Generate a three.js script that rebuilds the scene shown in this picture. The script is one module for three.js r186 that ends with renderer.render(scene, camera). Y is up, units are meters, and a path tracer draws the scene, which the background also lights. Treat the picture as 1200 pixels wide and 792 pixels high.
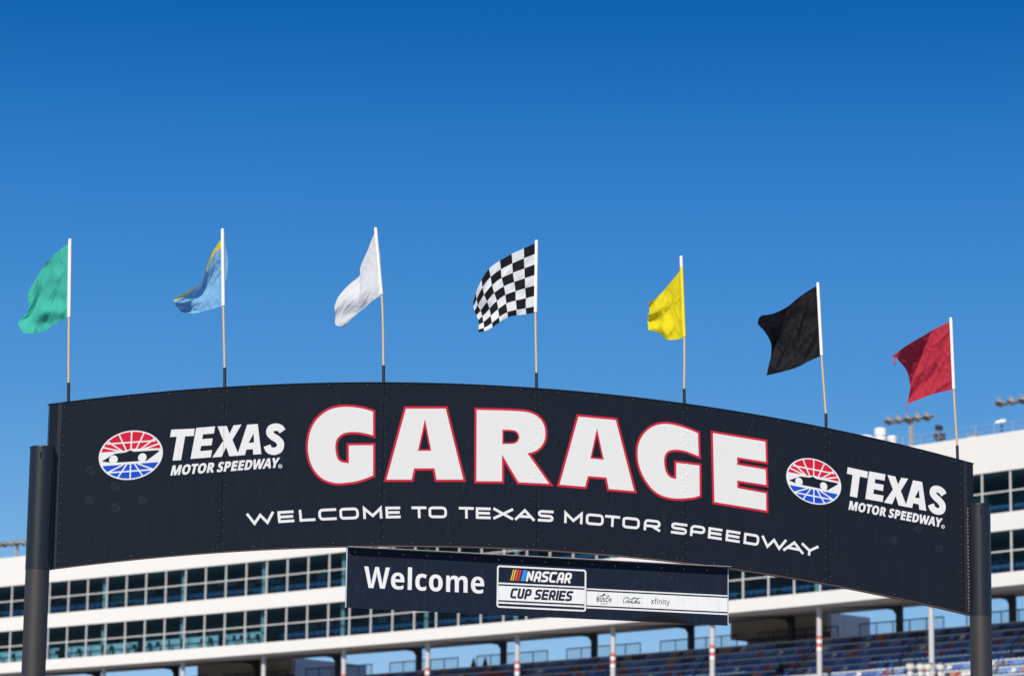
import * as THREE from 'three';
import { mergeGeometries } from 'three/addons/utils/BufferGeometryUtils.js';
import { MarchingCubes } from 'three/addons/objects/MarchingCubes.js';
import { ImprovedNoise } from 'three/addons/math/ImprovedNoise.js';

// ───────── camera, sky, sun, exposure ─────────
const scene = new THREE.Scene();
const W = 1024, H = 675;
const camera = new THREE.PerspectiveCamera(11.595, W / H, 1, 6000);
camera.position.set(0, 1.6, 0);
camera.rotation.order = 'YXZ';
camera.rotation.set(0.18975, 0, 0.0129);
camera.focus = 39.5;
camera.userData.fStop = 2.8;

const renderer = new THREE.WebGLRenderer({ antialias: true });
renderer.setSize(W, H);
renderer.toneMapping = THREE.LinearToneMapping;
renderer.toneMappingExposure = 1.05;
renderer.shadowMap.enabled = true;

{ // clear blue sky: colour by elevation only
  const stops = [ // elevation in degrees, sRGB
    [-90, 120, 118, 112], [-2, 176, 186, 196], [0, 192, 214, 236], [3, 170, 205, 238], [5.7, 143, 190, 232], [8, 106, 167, 222],
    [10.1, 81, 149, 214], [13.7, 50, 125, 200], [16.7, 15, 98, 174], [24, 10, 82, 158], [45, 8, 74, 150], [90, 8, 66, 138]];
  const lin = c => (c /= 255) <= 0.04045 ? c / 12.92 : ((c + 0.055) / 1.055) ** 2.4;
  const w = 16, h = 2048, d = new Float32Array(w * h * 4);
  for (let j = 0; j < h; j++) {
    const e = (j + 0.5) / h * 180 - 90;
    let k = 0; while (k < stops.length - 2 && stops[k + 1][0] < e) k++;
    const a = stops[k], b = stops[k + 1], t = THREE.MathUtils.clamp((e - a[0]) / (b[0] - a[0]), 0, 1);
    const c = [1, 2, 3].map(i => 0.95 * lin(a[i] + (b[i] - a[i]) * t));
    for (let i = 0; i < w; i++) d.set([...c, 1], (j * w + i) * 4);
  }
  const sky = new THREE.DataTexture(d, w, h, THREE.RGBAFormat, THREE.FloatType);
  sky.mapping = THREE.EquirectangularReflectionMapping;
  sky.minFilter = sky.magFilter = THREE.LinearFilter; sky.wrapS = THREE.RepeatWrapping; sky.needsUpdate = true;
  scene.background = sky; scene.environment = sky;
}
const SUN_AZ = 15 * Math.PI / 180, SUN_EL = 37 * Math.PI / 180;
const sun = new THREE.DirectionalLight(new THREE.Color(1, 0.935, 0.85), 4.6);
sun.position.set(-Math.sin(SUN_AZ) * Math.cos(SUN_EL), Math.sin(SUN_EL), Math.cos(SUN_AZ) * Math.cos(SUN_EL)).multiplyScalar(400);
sun.target.position.set(0, 10, -140); sun.position.add(sun.target.position);
sun.castShadow = true; sun.shadow.mapSize.set(4096, 4096);
Object.assign(sun.shadow.camera, { left: -220, right: 220, top: 220, bottom: -220, near: 1, far: 900 });
scene.add(sun, sun.target);

// ───────── helpers ─────────
let seed = 7;
const rnd = () => { seed = (seed * 1664525 + 1013904223) >>> 0; return seed / 4294967296; };
const noise = new ImprovedNoise();
const used = new Map();
const numbered = n => { const k = used.get(n) || 0; used.set(n, k + 1); return k ? n + '_' + String(k).padStart(3, '0') : n; };
const tag = (o, label, category, group, kind) => {
  if (label) o.userData.label = label;
  if (category) o.userData.category = category;
  if (group) o.userData.group = group;
  if (kind) o.userData.kind = kind;
  return o;
};
const thing = (name, label, category, pos = [0, 0, 0], yaw = 0, group) => {
  const o = new THREE.Group(); o.name = numbered(name); o.position.set(...pos); o.rotation.y = yaw; scene.add(o);
  return tag(o, label, category, group);
};
const mesh = (name, g, m, parent = scene) => {
  const o = new THREE.Mesh(Array.isArray(g) ? mergeGeometries(g.map(x => x.index ? x.toNonIndexed() : x)) : g, m);
  o.name = parent === scene ? numbered(name) : name; o.castShadow = o.receiveShadow = true; parent.add(o); return o;
};
const mat = (r, g, b, roughness = 0.7, extra = {}) => {
  const m = new THREE.MeshStandardMaterial({ roughness, ...extra }); m.color.setRGB(r, g, b); return m;
};
const phys = (r, g, b, roughness, extra) => { const m = new THREE.MeshPhysicalMaterial({ roughness, ...extra }); m.color.setRGB(r, g, b); return m; };
const box = (w, h, d, x = 0, y = 0, z = 0) => new THREE.BoxGeometry(w, h, d).translate(x, y, z);
const cyl = (r0, r1, h, x = 0, y = 0, z = 0, seg = 20) => new THREE.CylinderGeometry(r0, r1, h, seg).translate(x, y, z);
const bar = (a, b, r, seg = 8) => { // rod from a to b
  const A = new THREE.Vector3(...a), B = new THREE.Vector3(...b), d = B.clone().sub(A), g = new THREE.CylinderGeometry(r, r, d.length(), seg);
  g.applyQuaternion(new THREE.Quaternion().setFromUnitVectors(new THREE.Vector3(0, 1, 0), d.clone().normalize()));
  return g.translate((A.x + B.x) / 2, (A.y + B.y) / 2, (A.z + B.z) / 2);
};
const canvas = (w, h) => { const c = document.createElement('canvas'); c.width = Math.round(w); c.height = Math.round(h); return c; };
const tex = (c, srgb = true, rep) => {
  const t = new THREE.CanvasTexture(c); if (srgb) t.colorSpace = THREE.SRGBColorSpace;
  t.magFilter = t.minFilter = THREE.LinearFilter; if (rep) { t.wrapS = t.wrapT = THREE.RepeatWrapping; t.repeat.set(...rep); } return t;
};
const grain = (size, fn) => { // grey-value texture from a function of 0..1 coordinates
  const d = new Uint8Array(size * size * 4);
  for (let y = 0; y < size; y++) for (let x = 0; x < size; x++) {
    const v = Math.max(0, Math.min(255, 255 * fn(x / size, y / size))) | 0, i = (y * size + x) * 4;
    d[i] = d[i + 1] = d[i + 2] = v; d[i + 3] = 255;
  }
  const t = new THREE.DataTexture(d, size, size); t.magFilter = t.minFilter = THREE.LinearFilter; t.wrapS = t.wrapT = THREE.RepeatWrapping; t.needsUpdate = true; return t;
};
const mottled = (sx, sy, lo, hi) => grain(256, (x, y) => lo + (hi - lo) * (0.5 + 0.35 * noise.noise(x * sx, y * sy, 1.3) + 0.25 * noise.noise(x * sx * 4, y * sy * 4, 4.1) + 0.2 * (rnd() - 0.5)));

// ───────── ground ─────────
{
  const g = new THREE.PlaneGeometry(4000, 4000).rotateX(-Math.PI / 2);
  const uv = g.attributes.uv; for (let i = 0; i < uv.count; i++) uv.setXY(i, uv.getX(i) * 400, uv.getY(i) * 400);
  const gm = mat(0.24, 0.23, 0.21, 0.95, { map: mottled(6, 6, 0.72, 1) });
  tag(mesh('ground', g, gm), 'pale worn paddock paving running out to the grandstand', 'ground', null, 'structure');
}

// ───────── the arched sign: its own frame, u along the sign, v up, n towards the visitors ─────────
const YAW = 0.30862, LEN = 11.589;              // left post stands at (-5.271, -37.0)
const SIGN_AT = [-5.2711, 0, -37.0];
const topV = u => 8.452 - 0.01722 * (u - 5.80) ** 2, botV = u => 6.534 - 0.0160 * (u - 5.80) ** 2;
const FACE = -0.05, DEPTH = 0.09;
const signWorld = (u, v, n = FACE) => {
  const c = Math.cos(YAW), s = Math.sin(YAW);
  return [SIGN_AT[0] + u * c + n * s, v, SIGN_AT[2] - u * s + n * c];
};
const blackSteel = mat(0.010, 0.0125, 0.018, 0.42, { bumpMap: mottled(8, 8, 0, 1), bumpScale: 0.0006 });
const charcoal = mat(0.030, 0.0285, 0.028, 0.55, { bumpMap: mottled(5, 30, 0, 1), bumpScale: 0.0008 });
const navyPlain = mat(0.0105, 0.0135, 0.021, 0.5);
const boltMat = mat(0.016, 0.018, 0.024, 0.45);
const steelRaw = mat(0.35, 0.35, 0.34, 0.45, { metalness: 0.6 });

const sign = thing('garage_sign', 'long black arched overhead sign reading GARAGE carried on two steel posts', 'sign', SIGN_AT, YAW);

// the print on the sign, drawn in metres
const GLYPH = { // squared letters in a unit box
  W: [[[0, 1], [0.24, 0], [0.5, 0.86], [0.76, 0], [1, 1]]], E: [[[1, 1], [0, 1], [0, 0], [1, 0]], [[0, 0.5], [0.94, 0.5]]], L: [[[0, 1], [0, 0], [1, 0]]],
  C: [[[1, 1], [0, 1], [0, 0], [1, 0]]], O: [[[0, 0.5], [0, 1], [1, 1], [1, 0], [0, 0], [0, 0.5]]], M: [[[0, 0], [0, 1], [0.5, 0.18], [1, 1], [1, 0]]],
  T: [[[0, 1], [1, 1]], [[0.5, 1], [0.5, 0]]], X: [[[0, 1], [1, 0]], [[0, 0], [1, 1]]], A: [[[0, 0], [0.5, 1], [1, 0]], [[0.2, 0.3], [0.8, 0.3]]],
  S: [[[1, 1], [0, 1], [0, 0.5], [1, 0.5], [1, 0], [0, 0]]], R: [[[0, 0], [0, 1], [1, 1], [1, 0.4], [0, 0.4]], [[0.5, 0.4], [1, 0]]],
  P: [[[0, 0], [0, 1], [1, 1], [1, 0.38], [0, 0.38]]], D: [[[0.6, 1], [1, 1], [1, 0], [0.6, 0]], [[0.7, 1], [0, 1], [0, 0], [0.7, 0]]], Y: [[[0, 1], [0.5, 0.42], [1, 1]], [[0.5, 0.42], [0.5, 0]]],
  N: [[[0, 0], [0, 1], [1, 0], [1, 1]]], U: [[[0, 1], [0, 0], [1, 0], [1, 1]]], I: [[[0, 1], [0, 0]]], a: [[[0, 0], [0.18, 1], [1, 1], [1, 0]], [[0.1, 0.36], [1, 0.36]]],
};
const ROUND = { E: 0, L: 0, W: 0, M: 0, X: 0, A: 0, T: 0, Y: 0, N: 0, I: 0 };
function strokeGlyph(ctx, ch, x0, x1, y0, y1, wt, rad, place) { // place maps (x, y) to canvas metres
  const ax = x0 + wt / 2, bx = x1 - wt / 2, ay = y0 + wt / 2, by = y1 - wt / 2, r = ROUND[ch] === undefined ? rad : ROUND[ch];
  ctx.lineWidth = wt; ctx.lineJoin = 'miter'; ctx.miterLimit = 3; ctx.lineCap = 'butt';
  for (const [li, line] of GLYPH[ch].entries()) {
    const q = line.map(([x, y]) => [ax + (bx - ax) * x, ay + (by - ay) * y]), n = q.length;
    const ext = (p, o, sgn) => { const dx = p[0] - o[0], dy = p[1] - o[1], l = Math.hypot(dx, dy); return [p[0] + dx / l * wt / 2 * sgn, p[1] + dy / l * wt / 2 * sgn]; };
    const closed = Math.hypot(q[0][0] - q[n - 1][0], q[0][1] - q[n - 1][1]) < 1e-6;
    if (!closed) { const a = ext(q[0], q[1], 1), b = ext(q[n - 1], q[n - 2], 1); q[0] = a; q[n - 1] = b; }
    ctx.beginPath();
    q.forEach((p, i) => {
      if (!i) return ctx.moveTo(...place(...p));
      if (i === n - 1 || !r || (ch === 'D' && li === 1)) return ctx.lineTo(...place(...p));
      const A = q[i - 1], B = q[i + 1], u = (o) => { const dx = o[0] - p[0], dy = o[1] - p[1], l = Math.hypot(dx, dy), k = Math.min(r, l * 0.48) / l; return [p[0] + dx * k, p[1] + dy * k]; };
      ctx.lineTo(...place(...u(A))); ctx.quadraticCurveTo(...place(...p), ...place(...u(B)));
    });
    ctx.stroke();
  }
}
function fontText(ctx, text, font, x0, x1, base, capH, shear, place, fat = 0) { // bold text stretched into a box, through an affine placement
  ctx.save();
  const o = place(x0, base), ex = place(x0 + 1, base), ey = place(x0, base + 1);
  ctx.transform(ex[0] - o[0], ex[1] - o[1], ey[0] - o[0], ey[1] - o[1], o[0], o[1]);
  ctx.transform(1, 0, shear, 1, 0, 0);
  ctx.font = font + ' 100px sans-serif'; ctx.textBaseline = 'alphabetic';
  const m = ctx.measureText(text), l = m.actualBoundingBoxLeft, w = m.actualBoundingBoxRight + l, h = 71.4;
  ctx.scale((x1 - x0) / w, -capH / h); if (fat) { ctx.strokeStyle = ctx.fillStyle; ctx.lineWidth = fat; ctx.lineJoin = 'miter'; ctx.strokeText(text, l, 0); } ctx.fillText(text, l, 0); ctx.restore();
}
const WELCOME = [["W",2.39,2.712],["E",2.753,2.944],["L",3.005,3.194],["C",3.232,3.448],["O",3.484,3.716],["M",3.766,3.996],["E",4.035,4.215],["T",4.35,4.531],["O",4.555,4.779],["T",4.924,5.107],["E",5.131,5.314],["X",5.345,5.59],["A",5.611,5.857],["S",5.897,6.091],["M",6.224,6.454],["O",6.494,6.719],["T",6.734,6.922],["O",6.953,7.173],["R",7.223,7.434],["S",7.57,7.773],["P",7.814,8.005],["E",8.043,8.222],["E",8.27,8.453],["D",8.501,8.7],["W",8.726,9.049],["A",9.016,9.282],["Y",9.243,9.464]];
const TEX = {"T":[[-0.026,0.359],[0.246,0.352],[0.237,0.267],[0.137,0.269],[0.099,-0.003],[0.0,0.0],[0.039,0.272],[-0.038,0.274]],"E":[[0.263,0.359],[0.484,0.361],[0.472,0.279],[0.346,0.277],[0.337,0.224],[0.459,0.224],[0.449,0.144],[0.327,0.145],[0.317,0.086],[0.457,0.088],[0.443,0.005],[0.208,0.003]],"X":[[0.511,0.359],[0.619,0.357],[0.655,0.264],[0.698,0.358],[0.794,0.362],[0.691,0.191],[0.775,0.001],[0.659,0.002],[0.62,0.112],[0.572,0.002],[0.46,0.002],[0.583,0.188]],"A":[[0.859,0.355],[0.984,0.355],[1.036,-0.001],[0.94,-0.0],[0.934,0.064],[0.857,0.064],[0.844,0.003],[0.75,0.001]],"Ah":[[0.937,0.246],[0.882,0.14],[0.947,0.142]],"S":[[1.279,0.247],[1.248,0.287],[1.195,0.303],[1.143,0.288],[1.128,0.241],[1.163,0.197],[1.22,0.158],[1.259,0.107],[1.244,0.042],[1.182,0.022],[1.125,0.044],[1.1,0.094]]};
const poly = (ctx, pts, place) => { pts.forEach((p, i) => { const q = place(...p); i ? ctx.lineTo(...q) : ctx.moveTo(...q); }); ctx.closePath(); };
const PRINT_WHITE = '#dedfdc', PRINT_NAVY = '#0c0f15', PRINT_RED = '#c8102f', PRINT_BLUE = '#1247bd';
function drawEmblem(ctx, place) {
  // oval globe with a racing car across it
  const cx = -0.483, cy = 0.097, rx = 0.368, ry = 0.283;
  const at = (x, y) => place(cx + x * rx, cy + y * rx);
  const e = ry / rx, arc = (a0, a1, k, n = 48) => Array.from({ length: n + 1 }, (_, i) => { const a = (a0 + (a1 - a0) * i / n) * Math.PI / 180; return [Math.cos(a) * k, Math.sin(a) * k * e]; });
  ctx.fillStyle = PRINT_WHITE; ctx.beginPath(); poly(ctx, arc(0, 360, 1, 96), at); ctx.fill();
  const k = 0.945;
  ctx.fillStyle = PRINT_RED; ctx.beginPath(); poly(ctx, arc(11, 169, k), at); ctx.fill();
  ctx.fillStyle = PRINT_BLUE; ctx.beginPath(); poly(ctx, arc(-22, -158, k), at); ctx.fill();
  ctx.strokeStyle = PRINT_WHITE; ctx.lineWidth = 0.017; ctx.lineCap = 'butt';
  const seg = (a, b) => { ctx.beginPath(); ctx.moveTo(...at(...a)); ctx.lineTo(...at(...b)); ctx.stroke(); };
  for (const a of [90, 66, 114, 40, 140, 24, 156]) { const r = a * Math.PI / 180; seg([0.35 * Math.cos(r), 0.14], [Math.cos(r) * 0.97, Math.sin(r) * e * 0.97]); }
  for (const a of [-90, -66, -114, -42, -138]) { const r = a * Math.PI / 180; seg([0.3 * Math.cos(r), -0.28], [Math.cos(r) * 0.97, Math.sin(r) * e * 0.97]); }
  seg([-0.76, 0.40], [0.76, 0.40]); seg([-0.75, -0.50], [0.75, -0.50]);
  // white centre band and the car
  ctx.fillStyle = PRINT_WHITE; ctx.beginPath(); poly(ctx, [[-0.93, 0.15], [-0.2, 0.15], [0, 0.2], [0.94, 0.15], [0.94, -0.28], [-0.93, -0.28]], at); ctx.fill();
  ctx.fillStyle = PRINT_NAVY; ctx.beginPath();
  poly(ctx, [[-0.90, -0.13], [-0.66, 0.0], [-0.50, 0.08], [-0.16, 0.10], [-0.04, 0.155], [0.10, 0.10], [0.88, 0.095], [0.86, 0.04], [0.50, -0.21], [-0.38, -0.20], [-0.62, -0.19]], at); ctx.fill();
  ctx.fillStyle = PRINT_WHITE;
  for (const x of [-0.54, 0.36]) { ctx.beginPath(); poly(ctx, arc(0, 360, 1, 32).map(([a, b]) => [x + a * 0.135, -0.10 + b / e * 0.135]), at); ctx.fill(); }
}
function drawWordmark(ctx, u0, v0, k, sc) {
  const place = (x, y) => [u0 + x * sc, v0 + y * sc + k * x * sc];
  drawEmblem(ctx, place);
  ctx.fillStyle = ctx.strokeStyle = PRINT_WHITE;
  for (const c of ['T', 'E', 'X']) { ctx.beginPath(); poly(ctx, TEX[c], place); ctx.fill(); }
  ctx.beginPath(); poly(ctx, TEX.A, place); poly(ctx, TEX.Ah, place); ctx.fill('evenodd');
  const sp = new THREE.SplineCurve(TEX.S.map(p => new THREE.Vector2(...p))).getPoints(80);
  ctx.lineWidth = 0.086 * sc; ctx.lineJoin = 'round'; ctx.lineCap = 'butt'; ctx.beginPath(); sp.forEach((p, i) => i ? ctx.lineTo(...place(p.x, p.y)) : ctx.moveTo(...place(p.x, p.y))); ctx.stroke();
  ctx.lineWidth = 0.006; ctx.lineJoin = 'round';
  fontText(ctx, 'MOTOR SPEEDWAY', 'bold', -0.016, 1.232, -0.168, 0.108, 0.2, place, 5);
  const r = place(1.262, -0.158); ctx.lineWidth = 0.007; ctx.beginPath(); ctx.arc(r[0], r[1], 0.021, 0, 7); ctx.stroke();
  fontText(ctx, 'R', 'bold', 1.253, 1.274, -0.17, 0.022, 0, place);
}
function drawSign(ctx) {
  ctx.strokeStyle = PRINT_WHITE;
  const bV = u => 6.2005 + 0.226996 * u - 0.0192726 * u * u, h = 0.137;
  for (const [ch, a, b] of WELCOME) {
    const m = (a + b) / 2, v = bV(m), t = 0.226996 - 0.0385452 * m;
    strokeGlyph(ctx, ch, a, b, 0, h, 0.032, 0.045, (x, y) => [x - t * (y - h / 2), v + y + t * (x - m)]);
  }
  drawWordmark(ctx, 1.504, 7.331, 0.132, 1); drawWordmark(ctx, 9.886, 7.391, -0.124, 0.98);
}
function weather(ctx, u0, u1, v0, v1, soft) { // scuffs, scratches, wash streaks and marks of removed stickers
  let s = soft ? 29 : 11; const r = () => { s = (s * 1664525 + 1013904223) >>> 0; return s / 4294967296; };
  const U = () => 11.7 * r(), V = () => v0 + (v1 - v0) * r();
  for (let i = 0; i < (soft ? 200 : 1500); i++) { const x = U(), y = V(), l = 0.05 + 0.5 * r(); ctx.strokeStyle = r() < 0.55 ? 'rgba(120,130,150,0.045)' : 'rgba(0,0,0,0.07)'; ctx.lineWidth = 0.004 + 0.02 * r() * r(); ctx.beginPath(); ctx.moveTo(x, y); ctx.lineTo(x + 0.02 * (r() - 0.5), y - l); ctx.stroke(); }
  for (let i = 0; i < (soft ? 60 : 190); i++) { const x = U(), y = V(), a = 4.2 + 0.9 * r(), l = 0.03 + 0.22 * r() * r(); ctx.strokeStyle = `rgba(170,178,190,${0.08 + 0.22 * r() * r()})`; ctx.lineWidth = 0.002 + 0.003 * r(); ctx.beginPath(); ctx.moveTo(x, y); ctx.quadraticCurveTo(x + l * 0.5 * Math.cos(a) + 0.02, y + l * 0.5 * Math.sin(a), x + l * Math.cos(a), y + l * Math.sin(a)); ctx.stroke(); }
  for (let i = 0; i < (soft ? 250 : 900); i++) { const x = U(), y = V(); ctx.fillStyle = r() < 0.5 ? `rgba(150,155,165,${0.1 + 0.3 * r()})` : 'rgba(0,0,0,0.3)'; ctx.beginPath(); ctx.arc(x, y, 0.0015 + 0.004 * r() * r(), 0, 7); ctx.fill(); }
  for (let i = 0; i < (soft ? 26 : 44); i++) { const x = 2.6 + 6.6 * r(), y = 6.85 + 1.4 * r(), a = 4.2 + 0.7 * r(), l = 0.1 + 0.22 * r(); ctx.strokeStyle = `rgba(150,158,172,${0.10 + 0.16 * r()})`; ctx.lineWidth = 0.003 + 0.003 * r(); ctx.beginPath(); ctx.moveTo(x, y); ctx.quadraticCurveTo(x + l * 0.3, y - l * 0.35, x + l * Math.cos(a), y + l * Math.sin(a)); ctx.stroke(); }
  if (!soft) for (const [x, y] of [[0.566, 7.161], [0.855, 7.002], [0.573, 6.828], [0.869, 6.757], [1.174, 6.866], [10.786, 7.027], [10.453, 6.873], [11.068, 6.80]]) {
    ctx.lineWidth = 0.011; ctx.strokeStyle = 'rgba(95,102,116,0.26)'; ctx.beginPath(); ctx.arc(x, y, 0.045, 0.5 + x, 5.6 + x); ctx.stroke();
    ctx.fillStyle = 'rgba(90,96,110,0.12)'; ctx.beginPath(); ctx.arc(x, y, 0.04, 0, 7); ctx.fill();
    ctx.lineWidth = 0.006; ctx.strokeStyle = 'rgba(100,107,121,0.2)'; ctx.beginPath(); ctx.moveTo(x - 0.025, y + 0.02); ctx.lineTo(x + 0.03, y - 0.025); ctx.stroke();
  }
}
const GARAGE = [[[["S",[[3.859,8.043],[3.765,8.067],[3.657,8.08],[3.549,8.082],[3.442,8.069],[3.335,8.033],[3.238,7.965],[3.16,7.872],[3.11,7.755],[3.09,7.632],[3.094,7.519],[3.122,7.407],[3.174,7.314],[3.247,7.24],[3.337,7.198],[3.444,7.181],[3.551,7.193],[3.676,7.217],[3.783,7.255],[3.875,7.297]]],["L",[[3.868,7.651],[3.577,7.63],[3.582,7.422]]],["S",[[3.582,7.422],[3.501,7.427],[3.447,7.464],[3.42,7.547],[3.416,7.634],[3.436,7.702],[3.494,7.758],[3.574,7.786],[3.681,7.793],[3.771,7.784],[3.865,7.767]]]]],[[["L",[[4.256,8.106],[4.741,8.137],[4.97,7.311],[4.644,7.292],[4.616,7.423],[4.368,7.408],[4.341,7.275],[4.038,7.257]]]],[["L",[[4.491,8.0],[4.411,7.617],[4.574,7.627]]]]],[[["L",[[5.131,7.302],[5.122,8.147],[5.49,8.162]]],["S",[[5.49,8.162],[5.676,8.164],[5.769,8.156],[5.853,8.129],[5.918,8.08],[5.96,8.011],[5.976,7.933],[5.968,7.843],[5.931,7.769],[5.876,7.716],[5.812,7.685],[5.756,7.669]]],["L",[[6.031,7.322],[5.65,7.318],[5.442,7.636],[5.447,7.317]]]],[["L",[[5.444,7.761],[5.442,7.932]]],["S",[[5.442,7.932],[5.549,7.935],[5.614,7.923],[5.65,7.877],[5.647,7.823],[5.607,7.781],[5.533,7.765],[5.444,7.761]]]]],[[["L",[[6.389,8.147],[6.859,8.135],[7.097,7.295],[6.779,7.302],[6.748,7.438],[6.515,7.442],[6.479,7.312],[6.161,7.319]]]],[["L",[[6.623,8.023],[6.543,7.654],[6.712,7.648]]]]],[[["S",[[7.908,8.04],[7.818,8.072],[7.71,8.102],[7.585,8.125],[7.477,8.127],[7.37,8.103],[7.273,8.046],[7.193,7.956],[7.149,7.852],[7.139,7.742],[7.154,7.624],[7.196,7.509],[7.258,7.411],[7.339,7.323],[7.437,7.266],[7.553,7.239],[7.677,7.238],[7.802,7.253],[7.874,7.267],[7.931,7.289]]],["L",[[7.927,7.65],[7.631,7.666],[7.632,7.471]]],["S",[[7.632,7.471],[7.56,7.484],[7.507,7.535],[7.48,7.627],[7.479,7.72],[7.506,7.781],[7.559,7.814],[7.64,7.826],[7.729,7.819],[7.819,7.796],[7.918,7.763]]]]],[[["L",[[8.101,8.055],[8.78,7.991],[8.787,7.746],[8.414,7.78],[8.413,7.688],[8.783,7.652],[8.79,7.465],[8.413,7.498],[8.417,7.406],[8.787,7.362],[8.79,7.155],[8.122,7.22]]]]]];
// six sheets side by side, each with its own stretch of the print
const SEAMS = [0.075, 2.092, 3.99, 5.88, 7.746, 9.597, 11.54];
const sheetBump = grain(256, (x, y) => 0.5 + 0.3 * noise.noise(x * 4, y * 3, 2) + 0.25 * noise.noise(x * 14, y * 9, 5) + 0.05 * rnd());
for (let i = 0; i < 6; i++) {
  const a = SEAMS[i] + 0.002, b = SEAMS[i + 1] - 0.002, s = new THREE.Shape(), N = 24;
  for (let k = 0; k <= N; k++) { const u = a + (b - a) * k / N; k ? s.lineTo(u, botV(u)) : s.moveTo(u, botV(u)); }
  for (let k = N; k >= 0; k--) { const u = a + (b - a) * k / N; s.lineTo(u, topV(u)); }
  const g = new THREE.ExtrudeGeometry(s, { depth: DEPTH, bevelEnabled: false }).translate(0, 0, FACE - DEPTH);
  const v0 = 5.95, v1 = 8.5, ppm = 540, c = canvas((b - a) * ppm, (v1 - v0) * ppm), ctx = c.getContext('2d');
  ctx.fillStyle = PRINT_NAVY; ctx.fillRect(0, 0, c.width, c.height);
  ctx.setTransform(ppm, 0, 0, -ppm, -a * ppm, v1 * ppm);
  weather(ctx, a, b, v0, v1, false); drawSign(ctx); weather(ctx, a, b, v0, v1, true);
  const uv = g.attributes.uv, P = g.attributes.position;
  for (let k = 0; k < uv.count; k++) uv.setXY(k, (P.getX(k) - a) / (b - a), (P.getY(k) - v0) / (v1 - v0));
  const m = new THREE.MeshStandardMaterial({ map: tex(c), roughness: 0.36, bumpMap: sheetBump, bumpScale: 0.004 });
  mesh('panel', g, m, sign);
}
{ // frame behind the sheets closes the seams; bare edge trim along the bottom
  const rim = (f, d0, d1, z0, z1, u0, u1, n = 80) => { // bar following an arch
    const p = [], idx = [];
    for (let k = 0; k <= n; k++) { const u = u0 + (u1 - u0) * k / n, v = f(u); p.push(u, v + d0, z0, u, v + d1, z0, u, v + d1, z1, u, v + d0, z1); }
    for (let k = 0; k < n; k++) for (let q = 0; q < 4; q++) { const A = k * 4 + q, B = k * 4 + (q + 1) % 4; idx.push(A, B, A + 4, B, B + 4, A + 4); }
    idx.push(0, 2, 1, 0, 3, 2); const e = n * 4; idx.push(e, e + 1, e + 2, e, e + 2, e + 3);
    const g = new THREE.BufferGeometry(); g.setAttribute('position', new THREE.Float32BufferAttribute(p, 3)); g.setIndex(idx);
    const ni = g.toNonIndexed(); ni.computeVertexNormals(); return ni;
  };
  const back = FACE - DEPTH;
  mesh('frame', [rim(topV, -0.10, -0.04, back - 0.06, back - 0.002, 0.1, 11.51), rim(botV, 0.04, 0.10, back - 0.06, back - 0.002, 0.1, 11.51),
    ...SEAMS.slice(1, 6).map(u => { const h = topV(u) - botV(u) - 0.24; const g = box(0.12, h, 0.05, u, (topV(u) + botV(u)) / 2, back - 0.03).toNonIndexed(); g.deleteAttribute('uv'); return g; })], navyPlain, sign);
  mesh('bottom_trim', rim(botV, -0.006, -0.001, back + 0.01, FACE + 0.008, 0.16, 11.46), mat(0.16, 0.105, 0.07, 0.7), sign);
  mesh('top_trim', rim(topV, 0.001, 0.007, back, FACE + 0.012, 0.06, 11.555), navyPlain, sign);
  // end angles
  for (const [u0, u1] of [[0.165, 0.215], [11.40, 11.45]]) {
    const s = new THREE.Shape(); s.moveTo(u0, botV(u0) + 0.004); s.lineTo(u1, botV(u1) + 0.004); s.lineTo(u1, topV(u1) - 0.004); s.lineTo(u0, topV(u0) - 0.004);
    mesh('edge_angle', new THREE.ExtrudeGeometry(s, { depth: 0.012, bevelEnabled: false }).translate(0, 0, FACE + 0.001), navyPlain, sign);
  }
  // bolts along the seams and edges
  const bolts = [], under = [], inLetter = (u, v) => GARAGE.some(([o]) => { const q = o.flatMap(r => r[1]); let c = false; for (let i = 0, j = q.length - 1; i < q.length; j = i++) if ((q[i][1] > v) !== (q[j][1] > v) && u < (q[j][0] - q[i][0]) * (v - q[i][1]) / (q[j][1] - q[i][1]) + q[i][0]) c = !c; return c; });
  const onPrint = (u, v) => { const b = 6.2005 + 0.226996 * u - 0.0192726 * u * u; return (v > b - 0.03 && v < b + 0.17 && u > 2.35 && u < 9.5) || (u < 2.9 && u > 1.4 && v > 7.1 && v < 7.85) || (u > 9.0 && u < 11.2 && v > 7.0 && v < 7.85); };
  const bolt = (u, v, r = 0.0135) => { if (onPrint(u, v)) return; const g = new THREE.SphereGeometry(r, 8, 4, 0, Math.PI * 2, 0, Math.PI / 2).rotateX(Math.PI / 2).scale(1, 1, 0.75).translate(u, v, FACE); if (inLetter(u, v)) under.push(g.translate(0, 0, 0.004)); else bolts.push(g); };
  for (const u of SEAMS.slice(1, 6)) for (const d of [-0.026, 0.026]) for (let v = botV(u) + 0.05 + (d > 0 ? 0.05 : 0); v < topV(u) - 0.03; v += 0.135) bolt(u + d + 0.004 * (rnd() - 0.5), v + 0.02 * (rnd() - 0.5), 0.011);
  for (const u of [0.245, 11.37]) for (let v = botV(u) + 0.06; v < topV(u) - 0.03; v += 0.11) bolt(u, v + 0.02 * (rnd() - 0.5), 0.012);
  for (let u = 0.5; u < 11.4; u += 0.47) { bolt(u, topV(u) - 0.03); bolt(u + 0.1, botV(u + 0.1) + 0.03); }
  tag(mesh('bolts', bolts, boltMat, sign), null, null, null, 'stuff');
  tag(mesh('letter_bolts', under, mat(0.74, 0.74, 0.73, 0.5), sign), null, null, null, 'stuff');
}
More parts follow.
